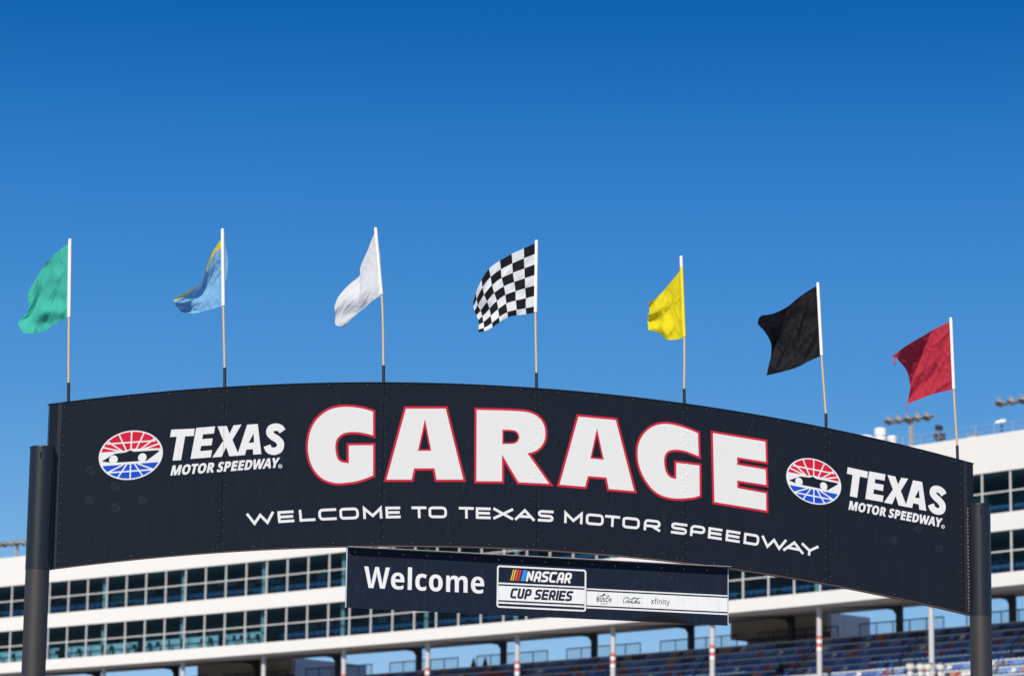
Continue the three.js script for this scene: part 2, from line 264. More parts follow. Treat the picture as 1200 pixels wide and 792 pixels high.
// GARAGE: white letters with a red edge
{
  const crease = canvas(512, 512), x = crease.getContext('2d');
  x.fillStyle = '#f4f5f4'; x.fillRect(0, 0, 512, 512);
  for (let i = 0; i < 1500; i++) { x.strokeStyle = rnd() < 0.5 ? 'rgba(200,205,204,0.10)' : 'rgba(255,255,255,0.14)'; x.lineWidth = 0.6 + 2 * rnd(); const a = 512 * rnd(), b = 512 * rnd(), l = 8 + 60 * rnd(), w = 6.3 * rnd(); x.beginPath(); x.moveTo(a, b); x.lineTo(a + l * Math.cos(w) * 0.4, b + l * Math.sin(w)); x.stroke(); }
  for (let i = 0; i < 40; i++) { x.strokeStyle = `rgba(150,156,160,${0.15 + 0.2 * rnd()})`; x.lineWidth = 0.8; const a = 512 * rnd(), b = 512 * rnd(), l = 10 + 30 * rnd(), w = 6.3 * rnd(); x.beginPath(); x.moveTo(a, b); x.quadraticCurveTo(a + 8, b + 6, a + l * Math.cos(w), b + l * Math.sin(w)); x.stroke(); }
  const bumpT = grain(256, (a, b) => 0.5 + 0.3 * noise.noise(a * 9, b * 9, 3) + 0.3 * noise.noise(a * 30, b * 26, 8));
  const white = new THREE.MeshStandardMaterial({ map: tex(crease, true, [0.9, 0.9]), roughness: 0.5, bumpMap: bumpT, bumpScale: 0.0007 }); white.color.setRGB(0.77, 0.765, 0.74);
  const red = mat(0.52, 0.008, 0.028, 0.5);
  const contour = runs => {
    const out = []; const put = p => { const q = out[out.length - 1]; if (!q || Math.hypot(q.x - p.x, q.y - p.y) > 0.002) out.push(p); };
    for (const [kind, pts] of runs) { const v = pts.map(p => new THREE.Vector2(...p)); (kind === 'S' ? new THREE.SplineCurve(v).getPoints(v.length * 5) : v).forEach(put); }
    const a = out[0], b = out[out.length - 1]; if (Math.hypot(a.x - b.x, a.y - b.y) < 0.002) out.pop();
    return out;
  };
  const ringOut = (pts, w, hole) => { // mitred band on the outside of a contour
    const ccw = THREE.ShapeUtils.area(pts) > 0, sg = (ccw ? 1 : -1) * (hole ? -1 : 1), n = pts.length, o = [];
    for (let i = 0; i < n; i++) {
      const p = pts[i], a = pts[(i + n - 1) % n], b = pts[(i + 1) % n];
      const d1 = p.clone().sub(a).normalize(), d2 = b.clone().sub(p).normalize(), n1 = new THREE.Vector2(d1.y, -d1.x), n2 = new THREE.Vector2(d2.y, -d2.x);
      const m = n1.clone().add(n2).normalize(), inner = (d1.x * d2.y - d1.y * d2.x) * sg < 0, k = Math.min(inner ? 9 : 2.2, 1 / Math.max(0.1, m.dot(n1)));
      o.push(p.clone().addScaledVector(m, sg * w * k));
    }
    if (!w) return o;
    const far = q => pts.every((a, i) => { const b = pts[(i + 1) % n], d = b.clone().sub(a), t = Math.min(1, Math.max(0, q.clone().sub(a).dot(d) / d.lengthSq())); return a.clone().addScaledVector(d, t).distanceTo(q) > 0.96 * w; });
    return o.filter(far);
  };
  for (const cs of GARAGE) {
    const [outer, ...holes] = cs.map(contour), s = new THREE.Shape(outer), r = new THREE.Shape(ringOut(outer, 0.027, false));
    s.holes = holes.map(h => new THREE.Path(h)); r.holes = [new THREE.Path(ringOut(outer, 0.0, false))];
    const L = mesh('letter', new THREE.ExtrudeGeometry(s, { depth: 0.004, bevelEnabled: false }).translate(0, 0, FACE + 0.001), white, sign);
    const bands = [new THREE.ExtrudeGeometry(r, { depth: 0.003, bevelEnabled: false })];
    for (const h of holes) { const q = new THREE.Shape(h); q.holes = [new THREE.Path(ringOut(h, 0.020, true))]; bands.push(new THREE.ExtrudeGeometry(q, { depth: 0.003, bevelEnabled: false })); }
    mesh('letter_outline', bands.map(b => b.translate(0, 0, FACE + 0.001)), red, L);
  }
}
// posts: black collar tube beside the sign, charcoal pipe below
for (const [u, vTop, vJoin] of [[0, 7.376, 6.0], [LEN, 7.366, 6.0]]) {
  const p = mesh('post', cyl(0.133, 0.133, vJoin, u, vJoin / 2, 0, 48), charcoal, sign);
  mesh('collar_tube', cyl(0.137, 0.137, vTop - vJoin, u, (vTop + vJoin) / 2, 0, 48), blackSteel, p);
  mesh('cap', new THREE.LatheGeometry([[0, vTop + 0.014], [0.128, vTop + 0.012], [0.141, vTop + 0.004], [0.141, vTop - 0.012], [0.1375, vTop - 0.012]].map(q => new THREE.Vector2(...q)), 48).translate(u, 0, 0), blackSteel, p);
  const slot = mesh('slot', new THREE.CapsuleGeometry(0.013, 0.05, 4, 10).rotateY(0).translate(u - 0.035, vTop - 0.1, 0.127), mat(0.004, 0.004, 0.005, 0.9), p); slot.scale.set(1, 1, 1);
  const pts = [], sg = u < 1 ? 1 : -1; // wire lacing between post and sheet
  for (let v = botV(5.8 + 5.6) + 0.02, k = 0; v < vTop - 0.03; v += 0.021, k++) pts.push(new THREE.Vector3(u + sg * (0.128 + (k % 2) * 0.028 + 0.01 * rnd()), v + 0.012 * (rnd() - 0.5), -0.02 - (k % 2) * 0.045));
  mesh('wire_lacing', new THREE.TubeGeometry(new THREE.CatmullRomCurve3(pts), pts.length * 3, 0.0042, 5), mat(0.30, 0.30, 0.29, 0.5), p);
}

// ───────── the welcome board hung under the arch ─────────
{
  const bw = 4.706, bh = 0.692, g = thing('welcome_board', 'long navy board reading Welcome with a white stripe, hung under the arch', 'sign', signWorld(3.594, 5.749, FACE), YAW);
  const ppm = 430, c = canvas(bw * ppm, bh * ppm), x = c.getContext('2d');
  const NV = '#182130', WH = '#e2e3e1';
  x.fillStyle = NV; x.fillRect(0, 0, c.width, c.height);
  x.setTransform(ppm, 0, 0, -ppm, 0, bh * ppm);
  const id = (a, b) => [a, b];
  x.fillStyle = x.strokeStyle = WH;
  x.lineWidth = 0.008; fontText(x, 'Welcome', 'bold', 0.205, 1.66, 0.238, 0.246, 0, id, 0);
  // sponsor stripe
  x.fillRect(2.925, 0.124, bw - 2.925, 0.237); x.fillStyle = NV; x.fillRect(2.925, 0.328, bw - 2.925, 0.016); x.fillRect(2.925, 0.144, bw - 2.925, 0.016);
  // framed series badge
  const rr = (a, b, w, h, r) => { x.beginPath(); x.moveTo(a + r, b); x.arcTo(a + w, b, a + w, b + h, r); x.arcTo(a + w, b + h, a, b + h, r); x.arcTo(a, b + h, a, b, r); x.arcTo(a, b, a + w, b, r); x.closePath(); };
  x.fillStyle = WH; rr(1.813, 0.082, 1.107, 0.498, 0.035); x.fill();
  x.fillStyle = NV; rr(1.834, 0.103, 1.065, 0.456, 0.016); x.fill();
  x.fillStyle = WH; x.fillRect(1.834, 0.131, 1.065, 0.247); x.fillStyle = NV; x.fillRect(1.834, 0.341, 1.065, 0.018); x.fillRect(1.834, 0.153, 1.065, 0.018);
  const par = (a, b, y0, y1, col) => { x.fillStyle = col; x.beginPath(); const k = 0.25; poly(x, [[a, y0], [b, y0], [b + (y1 - y0) * k, y1], [a + (y1 - y0) * k, y1]], id); x.fill(); };
  par(1.979, 1.992, 0.408, 0.539, '#e9c84e'); par(2.002, 2.018, 0.408, 0.539, '#eec23c'); par(2.031, 2.052, 0.408, 0.539, '#e0574f'); par(2.062, 2.085, 0.408, 0.539, '#d8333c'); par(2.105, 2.152, 0.408, 0.539, '#1f94de');
  const word = (t, x0, x1, y0, y1, wt, col, gap, iw = {}) => {
    x.strokeStyle = col; const wid = [...t].map(ch => iw[ch] ?? 1), tot = wid.reduce((a, b) => a + b, 0) + gap * (t.length - 1), un = (x1 - x0) / tot; let p = x0;
    [...t].forEach((ch, i) => { if (ch !== ' ') strokeGlyph(x, ch, p, p + wid[i] * un, y0, y1, wt, 0.022, (a, b) => [a + 0.22 * (b - y0), b]); p += (wid[i] + gap) * un; });
  };
  word('NaSCaR', 2.165, 2.72, 0.407, 0.535, 0.027, WH, 0.13);
  word('CUP SERIES', 1.972, 2.735, 0.198, 0.318, 0.026, NV, 0.14, { ' ': 0.34, I: 0.3 });
  // sponsors
  x.fillStyle = '#23282f'; x.strokeStyle = '#23282f';
  fontText(x, 'BUSCH', 'bold', 3.05, 3.236, 0.208, 0.052, 0, id); fontText(x, 'LIGHT', '', 3.095, 3.19, 0.179, 0.018, 0, id);
  x.beginPath(); poly(x, [[3.075, 0.268], [3.1, 0.288], [3.112, 0.277], [3.145, 0.315], [3.165, 0.287], [3.18, 0.275], [3.2, 0.292], [3.213, 0.268], [3.195, 0.276], [3.18, 0.268], [3.15, 0.293], [3.12, 0.268], [3.1, 0.276]], id); x.fill();
  x.lineWidth = 0.0062; x.lineCap = 'round'; x.lineJoin = 'round';
  const script = pts => { const s = new THREE.SplineCurve(pts.map(p => new THREE.Vector2(...p))).getPoints(pts.length * 8); x.beginPath(); s.forEach((p, i) => i ? x.lineTo(3.38 + p.x, 0.205 + p.y) : x.moveTo(3.38 + p.x, 0.205 + p.y)); x.stroke(); };
  script([[0.052, 0.060], [0.06, 0.073], [0.04, 0.072], [0.012, 0.045], [0.004, 0.014], [0.016, 0.003], [0.034, 0.012], [0.046, 0.028]]);
  for (const o of [0.05, 0.145]) script([[o + 0.012, 0.034], [o, 0.024], [o + 0.002, 0.009], [o + 0.014, 0.008], [o + 0.02, 0.022], [o + 0.012, 0.034], [o + 0.028, 0.03]]);
  script([[0.088, 0.03], [0.078, 0.028], [0.072, 0.013], [0.082, 0.006], [0.096, 0.014]]); script([[0.108, 0.032], [0.096, 0.022], [0.098, 0.008], [0.108, 0.012], [0.114, 0.032], [0.112, 0.008], [0.124, 0.016]]);
  script([[0.148, 0.064], [0.152, 0.076], [0.134, 0.072], [0.116, 0.046], [0.118, 0.014], [0.136, 0.004], [0.156, 0.02], [0.19, 0.06], [0.178, 0.066], [0.172, 0.03], [0.18, 0.006]]);
  script([[0.200, 0.03], [0.188, 0.02], [0.19, 0.006], [0.2, 0.012], [0.206, 0.03], [0.204, 0.006], [0.214, 0.012]]); script([[0.05, 0.062], [0.09, 0.052], [0.13, 0.058], [0.212, 0.072]]);
  fontText(x, 'xfinity', '', 3.732, 3.971, 0.213, 0.064, 0, id);
  for (let i = 0; i < 420; i++) { const a = bw * rnd(), b = bh * rnd(), l = 0.03 + 0.25 * rnd(); x.strokeStyle = rnd() < 0.5 ? 'rgba(130,145,170,0.05)' : 'rgba(0,0,0,0.06)'; x.lineWidth = 0.003 + 0.012 * rnd(); x.beginPath(); x.moveTo(a, b); x.lineTo(a + 0.02 * (rnd() - 0.5), b - l); x.stroke(); }
  for (let i = 0; i < 46; i++) { const a = bw * rnd(), b = bh * rnd(), l = 0.02 + 0.09 * rnd(), w = 0.9 + 0.9 * rnd(); x.strokeStyle = `rgba(190,196,206,${0.12 + 0.25 * rnd()})`; x.lineWidth = 0.003; x.beginPath(); x.moveTo(a, b); x.lineTo(a + l * Math.cos(w), b + l * Math.sin(w)); x.stroke(); }
  // dark overlapping strokes in a low arch near the lower edge
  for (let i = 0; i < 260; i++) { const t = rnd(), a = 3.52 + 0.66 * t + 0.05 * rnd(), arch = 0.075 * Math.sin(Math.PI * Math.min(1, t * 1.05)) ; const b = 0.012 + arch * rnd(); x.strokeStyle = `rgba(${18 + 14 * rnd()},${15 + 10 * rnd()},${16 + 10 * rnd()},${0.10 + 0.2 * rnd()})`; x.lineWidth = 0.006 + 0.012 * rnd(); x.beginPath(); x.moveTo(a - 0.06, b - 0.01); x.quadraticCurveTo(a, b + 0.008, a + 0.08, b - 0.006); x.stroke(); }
  const G = new THREE.BoxGeometry(bw, bh, 0.022).translate(bw / 2, bh / 2, -0.03), uv = G.attributes.uv, P = G.attributes.position;
  for (let k = 0; k < uv.count; k++) uv.setXY(k, P.getX(k) / bw, P.getY(k) / bh);
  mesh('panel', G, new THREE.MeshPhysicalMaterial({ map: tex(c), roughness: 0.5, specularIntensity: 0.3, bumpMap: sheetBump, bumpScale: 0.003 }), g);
  const alu = mat(0.62, 0.63, 0.64, 0.4, { metalness: 0.3 });
  mesh('side_edge', box(0.008, bh, 0.03, -0.005, bh / 2, -0.026), alu, g); mesh('side_edge', box(0.008, bh, 0.03, bw + 0.005, bh / 2, -0.026), alu, g);
  mesh('top_lip', box(bw + 0.02, 0.004, 0.125, bw / 2, bh + 0.003, 0.02), alu, g);
  const bt = []; for (let u = 0.09; u < bw; u += 0.29) for (const v of [bh - 0.045]) bt.push(new THREE.SphereGeometry(0.011, 8, 4, 0, 7, 0, 1.57).rotateX(Math.PI / 2).translate(u, v, -0.019));
  tag(mesh('bolts', bt, mat(0.22, 0.20, 0.18, 0.5), g), null, null, null, 'stuff');
  for (const u of [0.33, 4.25]) { // hangers up to the arch
    const h = botV(3.594 + u) - 5.749;
    mesh('hanger', [box(0.05, 0.018, 0.07, u, bh + 0.02, -0.03), bar([u, bh + 0.02, -0.035], [u, h - 0.004, -0.035], 0.012), box(0.07, 0.014, 0.06, u, h - 0.012, -0.035), cyl(0.024, 0.024, 0.02, u, (bh + h) / 2 + 0.005, -0.035, 6)], boltMat, g);
  }
}
// ───────── seven race flags along the top of the arch ─────────
const woodMat = mat(0.66, 0.49, 0.29, 0.6, { map: mottled(2, 14, 0.75, 1) });
const sleeveMat = mat(0.80, 0.80, 0.78, 0.75), socketMat = mat(0.011, 0.012, 0.015, 0.45);
const smooth = (a, b, x) => { const t = Math.min(1, Math.max(0, (x - a) / (b - a))); return t * t * (3 - 2 * t); };
const along = pts => { // arc-length sampler of a smooth line
  const c = new THREE.SplineCurve(pts.map(p => new THREE.Vector2(...p))); const q = c.getSpacedPoints(120);
  return t => { const f = Math.min(119.999, Math.max(0, t * 120)), i = Math.floor(f); return q[i].clone().lerp(q[i + 1], f - i); };
};
function makeFlag(label, base, stick, topE, flyE, botE, cloth, depth, sleeve = sleeveMat, bulge = 0, wr = 1) {
  const g = thing('race_flag', label, 'flag', signWorld(base[0], base[1] - 0.02, FACE - 0.045), YAW, 'flags along the arch');
  const top3 = p => [p[0], p[1] + 0.02, 0];
  const [p0, p1, p2, p3] = stick.map(top3);
  mesh('pole', new THREE.TubeGeometry(new THREE.CatmullRomCurve3([p0, p1, p2].map(q => new THREE.Vector3(...q))), 24, 0.0135, 12), woodMat, g);
  mesh('socket', bar([p2[0], p2[1] + 0.012, 0], [p3[0], p3[1] - 0.02, 0], 0.0185, 12), socketMat, g);
  const hoistT = topE[0], hoistB = botE[botE.length - 1];
  const dirx = p1[0] - p0[0], diry = p1[1] - p0[1], ln = Math.hypot(dirx, diry);
  const onPole = (y) => p0[0] + dirx * (y - p0[1]) / diry;
  const N = 96, M = 84, T = along(topE), F = along(flyE), Bo = along([...botE].reverse()), pos = [], uv = [], idx = [];
  const c00 = T(0), c10 = T(1), c01 = Bo(0), c11 = Bo(1);
  for (let j = 0; j <= M; j++) for (let i = 0; i <= N; i++) {
    const s = i / N, t = j / M; // s hoist to fly, t top to bottom
    const a = T(s), b = Bo(s), f = F(t), hx = hoistT[0] + (hoistB[0] - hoistT[0]) * t + bulge * Math.sin(Math.PI * Math.min(1, t * 1.3)), hy = hoistT[1] + (hoistB[1] - hoistT[1]) * t;
    const bx = (1 - s) * (1 - t) * c00.x + s * (1 - t) * c10.x + (1 - s) * t * c01.x + s * t * c11.x, by = (1 - s) * (1 - t) * c00.y + s * (1 - t) * c10.y + (1 - s) * t * c01.y + s * t * c11.y;
    let x = (1 - t) * a.x + t * b.x + (1 - s) * hx + s * f.x - bx, y = (1 - t) * a.y + t * b.y + (1 - s) * hy + s * f.y - by;
    const e = smooth(0, 0.12, s);
    const rg = (a, b, q) => { const v = 1 - Math.sqrt(noise.noise(a, b, q) ** 2 + 0.006) * 1.9; return v * v; };
    const p = s * 0.8 + t * 0.6, r = t * 0.8 - s * 0.6;
    let z = e * (depth(s, t) + wr * (0.020 * rg(p * 2.2 + base[0], r * 5, base[0]) + 0.011 * rg(s * 6 + base[0], t * 4 + s * 4, base[0] + 5) * (1 - 0.5 * s) + 0.010 * noise.noise(s * 7 + base[0], t * 5, base[0]) + 0.004 * noise.noise(s * 20, t * 14, base[0] + 3)));
    x += 0.006 * e * noise.noise(s * 6, t * 6, base[0] + 9);
    pos.push(x - (0.172 + 0.027 * base[0]) * z, y + 0.02 - 0.18 * z, z); uv.push(s, 1 - t);
  }
  for (let j = 0; j < M; j++) for (let i = 0; i < N; i++) { const q = j * (N + 1) + i; idx.push(q, q + N + 1, q + 1, q + 1, q + N + 1, q + N + 2); }
  const cg = new THREE.BufferGeometry(); cg.setAttribute('position', new THREE.Float32BufferAttribute(pos, 3)); cg.setAttribute('uv', new THREE.Float32BufferAttribute(uv, 2)); cg.setIndex(idx); cg.computeVertexNormals();
  mesh('cloth', cg, cloth, g);
  const y0 = p0[1] - 0.012, y1 = hoistB[1] + 0.02 + 0.004;
  const yt = hoistT[1] + 0.03; mesh('sleeve', bar([onPole(yt), yt, 0], [onPole(y1), y1, 0], 0.021, 12), sleeve, g);
  mesh('sleeve_tip', new THREE.CapsuleGeometry(0.0205, Math.max(0.01, y0 - yt), 4, 12).rotateZ(Math.atan2(-dirx, diry) + (diry < 0 ? Math.PI : 0)).translate((onPole(y0) + onPole(yt)) / 2, (y0 + yt) / 2, 0), sleeveMat, g);
  return g;
}
const weave = grain(128, (x, y) => 0.5 + 0.25 * Math.sin(x * 128 * Math.PI * 0.5) + 0.25 * Math.sin(y * 128 * Math.PI * 0.5));
const clothMat = (r, g, b, map, rough = 0.8, sheen = 0.3) => { const m = phys(r, g, b, rough, { side: THREE.DoubleSide, transmission: 0.32, thickness: 0, specularIntensity: 0.25, sheen, sheenRoughness: 0.6 }); if (map) { m.map = map; m.color.setRGB(1, 1, 1); } return m; };
const crease = (s, t, s0, t0, s1, t1, w) => { // smooth side function: 0 on the pole side of a line, growing on the other
  const nx = t1 - t0, ny = -(s1 - s0), l = Math.hypot(nx, ny), d = ((s - s0) * nx + (t - t0) * ny) / l; return d > 0 ? d : 0;
};
const sn = Math.sin;
makeFlag('green flag flying from the arch', [0.292, 7.965], [[-0.054,1.855],[-0.031,0.945],[-0.007,0.18],[0,0]],
  [[-0.056,1.809],[-0.169,1.726],[-0.261,1.636],[-0.352,1.519],[-0.428,1.389],[-0.483,1.288]], [[-0.483,1.288],[-0.522,1.175],[-0.501,1.053],[-0.545,0.94],[-0.616,0.839],[-0.55,0.735]], [[-0.55,0.735],[-0.442,0.734],[-0.296,0.78],[-0.177,0.871],[-0.033,0.945]],
  clothMat(0.06, 0.50, 0.36), (s, t) => -0.5 * s + 0.035 * sn(9 * s - 8 * t + 2) * smooth(0, 0.4, s) + 0.035 * sn(15 * t + 7 * s) * (1 - s) * s * 2 + 0.03 * sn(7 * s + 6 * t) * s + 0.05 * sn(9 * t - 4 * s + 1) * s * (1 - s) + 0.10 * smooth(0.7, 1, s) * (0.3 + t) + 0.02 * sn(22 * t + 8 * s) * (1 - s) * smooth(0.2, 1, t));
{ // blue with a yellow diagonal edge
  const c = canvas(256, 256), x = c.getContext('2d'); x.fillStyle = '#80b6dc'; x.fillRect(0, 0, 256, 256);
  x.fillStyle = '#e3d13d'; x.beginPath(); x.moveTo(0, 0); x.lineTo(256, 0); x.lineTo(256, 34); x.lineTo(215, 30); x.lineTo(180, 6); x.lineTo(140, 5); x.lineTo(95, 14); x.lineTo(40, 16); x.lineTo(0, 30); x.fill();
  for (let i = 0; i < 300; i++) { x.strokeStyle = rnd() < 0.5 ? 'rgba(190,220,240,0.07)' : 'rgba(20,70,130,0.07)'; x.lineWidth = 1 + 4 * rnd(); const a = 256 * rnd(), b = 256 * rnd(); x.beginPath(); x.moveTo(a, b); x.lineTo(a + 40 * (rnd() - 0.5), b + 60 * rnd()); x.stroke(); }
  makeFlag('pale blue flag with a yellow edge flying from the arch', [2.096, 8.246], [[-0.08,1.838],[-0.044,0.929],[-0.006,0.194],[0,0]],
    [[-0.074,1.745],[-0.173,1.591],[-0.234,1.446],[-0.285,1.288],[-0.342,1.172],[-0.492,1.063],[-0.637,0.974]], [[-0.637,0.974],[-0.607,0.901],[-0.541,0.831]], [[-0.541,0.831],[-0.387,0.825],[-0.222,0.874],[-0.047,0.929]],
    clothMat(1, 1, 1, tex(c)), (s, t) => -0.4 * s + 0.5 * crease(s, t, 0.5, 0, 0.98, 0.85) + 0.06 * sn(8 * t + 5 * s) * s - 0.1 * sn(Math.PI * t) * (1 - s) * s * 3, sleeveMat, 0.06);
}
makeFlag('white flag flying from the arch', [3.992, 8.414], [[-0.136,1.834],[-0.037,0.958],[-0.004,0.183],[0,0]],
  [[-0.136,1.80],[-0.226,1.57],[-0.314,1.349],[-0.318,1.255],[-0.447,1.14],[-0.573,0.989],[-0.621,0.872]], [[-0.621,0.872],[-0.61,0.746],[-0.602,0.648],[-0.498,0.625]], [[-0.498,0.625],[-0.409,0.733],[-0.268,0.856],[-0.127,0.98],[-0.048,1.037]],
  clothMat(0.78, 0.78, 0.76), (s, t) => -0.42 * s + 0.03 * sn(8 * t + 7 * s) * s + 0.03 * sn(13 * s - 6 * t) * s * (1 - s) + 0.12 * sn(Math.PI * t) * s * (1 - s), sleeveMat, 0.03, 0.4);
{ // chequered
  const nC = 7, nR = 7, c = canvas(6.6 * 64, 6.6 * 64), x = c.getContext('2d');
  x.fillStyle = '#ecebe8'; x.fillRect(0, 0, c.width, c.height); x.fillStyle = '#17181c';
  for (let i = 0; i < nC; i++) for (let j = 0; j < nR; j++) if ((i + j) % 2 === 0) x.fillRect(i * 64, j * 64, 64, 64);
  makeFlag('black and white chequered flag flying from the arch', [5.876, 8.451], [[-0.021,1.803],[-0.023,0.924],[-0.002,0.185],[0,0]],
    [[-0.024,1.775],[-0.19,1.691],[-0.367,1.596],[-0.543,1.481],[-0.659,1.357],[-0.751,1.177],[-0.807,1.015]], [[-0.807,1.015],[-0.794,0.902],[-0.739,0.791],[-0.728,0.635]], [[-0.728,0.635],[-0.62,0.671],[-0.503,0.751],[-0.357,0.848],[-0.18,0.89],[-0.029,0.924]],
    clothMat(1, 1, 1, tex(c)), (s, t) => -0.16 * s + 0.035 * sn(10 * s + 3 * t) * s + 0.14 * smooth(0.62, 1, t) * smooth(0.1, 0.9, s) - 0.1 * smooth(0.75, 1, s) * (1 - t), sleeveMat, 0, 0.6);
}
makeFlag('yellow flag flying from the arch', [7.752, 8.366], [[-0.049,1.841],[-0.003,0.841],[-0.004,0.202],[0,0]],
  [[-0.036,1.70],[-0.133,1.577],[-0.255,1.436],[-0.376,1.31],[-0.473,1.244]], [[-0.473,1.244],[-0.461,1.143],[-0.485,1.054],[-0.472,0.91]], [[-0.472,0.91],[-0.344,0.89],[-0.237,0.81],[-0.1,0.814],[-0.004,0.85]],
  clothMat(0.86, 0.70, 0.012), (s, t) => -0.45 * s + 0.055 * sn(11 * t - 3 * s) * s + 0.04 * sn(9 * s + 4 * t) * s + 0.08 * smooth(0.7, 1, s) * t, mat(0.80, 0.64, 0.02, 0.8), 0, 0.8);
makeFlag('black flag flying from the arch', [9.598, 8.208], [[-0.101,1.807],[-0.055,0.901],[-0.002,0.176],[0,0]],
  [[-0.112,1.771],[-0.302,1.65],[-0.512,1.479],[-0.691,1.382],[-0.854,1.333],[-0.893,1.235]], [[-0.893,1.235],[-0.795,1.135],[-0.721,1.0],[-0.736,0.831],[-0.787,0.61]], [[-0.787,0.61],[-0.604,0.659],[-0.396,0.729],[-0.216,0.825],[-0.060,0.9]],
  clothMat(0.009, 0.009, 0.012, null, 0.7, 0), (s, t) => -0.22 * s + 0.75 * crease(s, t, 0.5, 0, 0.95, 0.6) + 0.02 * sn(9 * t + 7 * s) * s, sleeveMat, 0, 1.5);
const redFlag = makeFlag('red flag with a frayed fly edge flying from the arch', [11.352, 7.926], [[-0.069,1.781],[-0.04,0.887],[-0.003,0.169],[0,0]],
  [[-0.072,1.739],[-0.27,1.638],[-0.476,1.507],[-0.68,1.379],[-0.861,1.236]], [[-0.861,1.236],[-0.80,1.22],[-0.769,1.183],[-0.698,1.107],[-0.66,1.04],[-0.647,0.976],[-0.628,0.89],[-0.643,0.815],[-0.673,0.665]], [[-0.673,0.665],[-0.514,0.729],[-0.309,0.81],[-0.042,0.881]],
  clothMat(0.50, 0.032, 0.055), (s, t) => -0.26 * s + 0.95 * crease(s, t, 0.3, 0, 0.98, 0.62) + 0.03 * sn(11 * t - 6 * s) * s, sleeveMat, 0, 1.5);
for (const [x, y, z, dx, dy] of [[-0.97, 1.17, 0.29, -0.03, -0.07], [-0.965, 1.21, 0.3, -0.06, -0.02], [-0.955, 1.15, 0.28, -0.02, -0.05], [-0.60, 0.70, -0.2, 0.005, -0.07]]) // loose threads at the torn corners
  mesh('loose_thread', new THREE.TubeGeometry(new THREE.CatmullRomCurve3([new THREE.Vector3(x + 0.03, y + 0.03, z), new THREE.Vector3(x, y, z), new THREE.Vector3(x + dx * 0.4 + 0.012, y + dy * 0.6, z + 0.01), new THREE.Vector3(x + dx, y + dy, z)]), 10, 0.005, 5), mat(0.50, 0.032, 0.055, 0.9), redFlag);

// ───────── the grandstand and the suite building above it, on a gentle curve ─────────
const R = 722, TH0 = 44.7 * Math.PI / 180, PX = 0, PZ = -273.07, CX = PX - R * Math.sin(TH0), CZ = PZ + R * Math.cos(TH0);
const BASE = [0, 0, PZ];
const arcP = (s, off, y) => { const t = TH0 + s / R; return [CX + (R - off) * Math.sin(t) - BASE[0], y, CZ - (R - off) * Math.cos(t) - BASE[2]]; };
const arcYaw = s => -(TH0 + s / R);
const put = (o, s, off, y) => { o.position.set(...arcP(s, off, y)); o.rotation.y = arcYaw(s); return o; };
function sweep(prof, s0, s1, step = 2.64) { // closed profile [off, y] carried along the curve
  const n = Math.max(1, Math.round((s1 - s0) / step)), m = prof.length, p = [], idx = [];
  for (let k = 0; k <= n; k++) for (const [o, y] of prof) p.push(...arcP(s0 + (s1 - s0) * k / n, o, y));
  for (let k = 0; k < n; k++) for (let q = 0; q < m; q++) { const a = k * m + q, b = k * m + (q + 1) % m; idx.push(a, b, a + m, b, b + m, a + m); }
  const tri = THREE.ShapeUtils.triangulateShape(prof.map(q => new THREE.Vector2(...q)), []);
  for (const [a, b, c] of tri) { idx.push(a, b, c, n * m + a, n * m + c, n * m + b); }
  const g = new THREE.BufferGeometry(); g.setAttribute('position', new THREE.Float32BufferAttribute(p, 3)); g.setIndex(idx);
  const q = g.toNonIndexed(); q.computeVertexNormals();
  const P = q.attributes.position, uv = []; for (let i = 0; i < P.count; i++) uv.push((P.getX(i) + P.getZ(i)) * 0.5, P.getY(i) * 0.5);
  q.setAttribute('uv', new THREE.Float32BufferAttribute(uv, 2)); return q;
}
const rect = (o0, o1, y0, y1) => [[o0, y0], [o1, y0], [o1, y1], [o0, y1]];
const BAY = 2.638, M0 = -53.3, S0 = M0 - 12 * BAY, NB = 56, S1 = S0 + NB * BAY;
const ROOF = 40.35, UT = 37.6, UB = 34.6, LT = 33.3, LB = 30.3, SOF = 29.3;
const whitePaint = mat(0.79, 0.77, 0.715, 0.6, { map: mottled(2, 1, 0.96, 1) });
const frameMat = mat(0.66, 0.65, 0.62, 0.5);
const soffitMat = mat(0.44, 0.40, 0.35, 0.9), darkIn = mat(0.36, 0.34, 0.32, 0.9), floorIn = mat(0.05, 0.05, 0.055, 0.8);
const glass = phys(0.36, 0.58, 0.64, 0.0, { transmission: 1, thickness: 0, ior: 1.5, specularIntensity: 0.3 });
const suite = thing('suite_building', 'white curved two storey suite building with ribbon windows above the seats', 'building', BASE);
mesh('roof_band', sweep([[0.16, UT], [0.16, ROOF], [-0.2, ROOF], [-0.2, ROOF - 0.25], [-12, ROOF - 0.25], [-12, UT + 0.25], [-0.06, UT + 0.25], [-0.06, UT]], S0, S1), whitePaint, suite);
mesh('spandrel_band', sweep([[0.16, LT], [0.16, UB], [-0.06, UB], [-0.06, UB - 0.06], [-12, UB - 0.06], [-12, LT + 0.25], [-0.06, LT + 0.25], [-0.06, LT]], S0, S1), whitePaint, suite);
mesh('lower_band', sweep([[0.16, SOF + 0.03], [0.16, LB], [-0.06, LB], [-0.06, SOF + 0.03]], S0, S1), whitePaint, suite);
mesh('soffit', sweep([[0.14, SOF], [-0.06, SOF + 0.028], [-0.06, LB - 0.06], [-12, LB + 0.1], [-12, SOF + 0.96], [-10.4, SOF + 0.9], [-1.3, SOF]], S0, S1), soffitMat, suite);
mesh('ceiling', [sweep(rect(-11.8, -0.07, UT + 0.15, UT + 0.245), S0 + 0.1, S1 - 0.1), sweep(rect(-11.8, -0.07, LT + 0.15, LT + 0.245), S0 + 0.1, S1 - 0.1)], darkIn, suite);
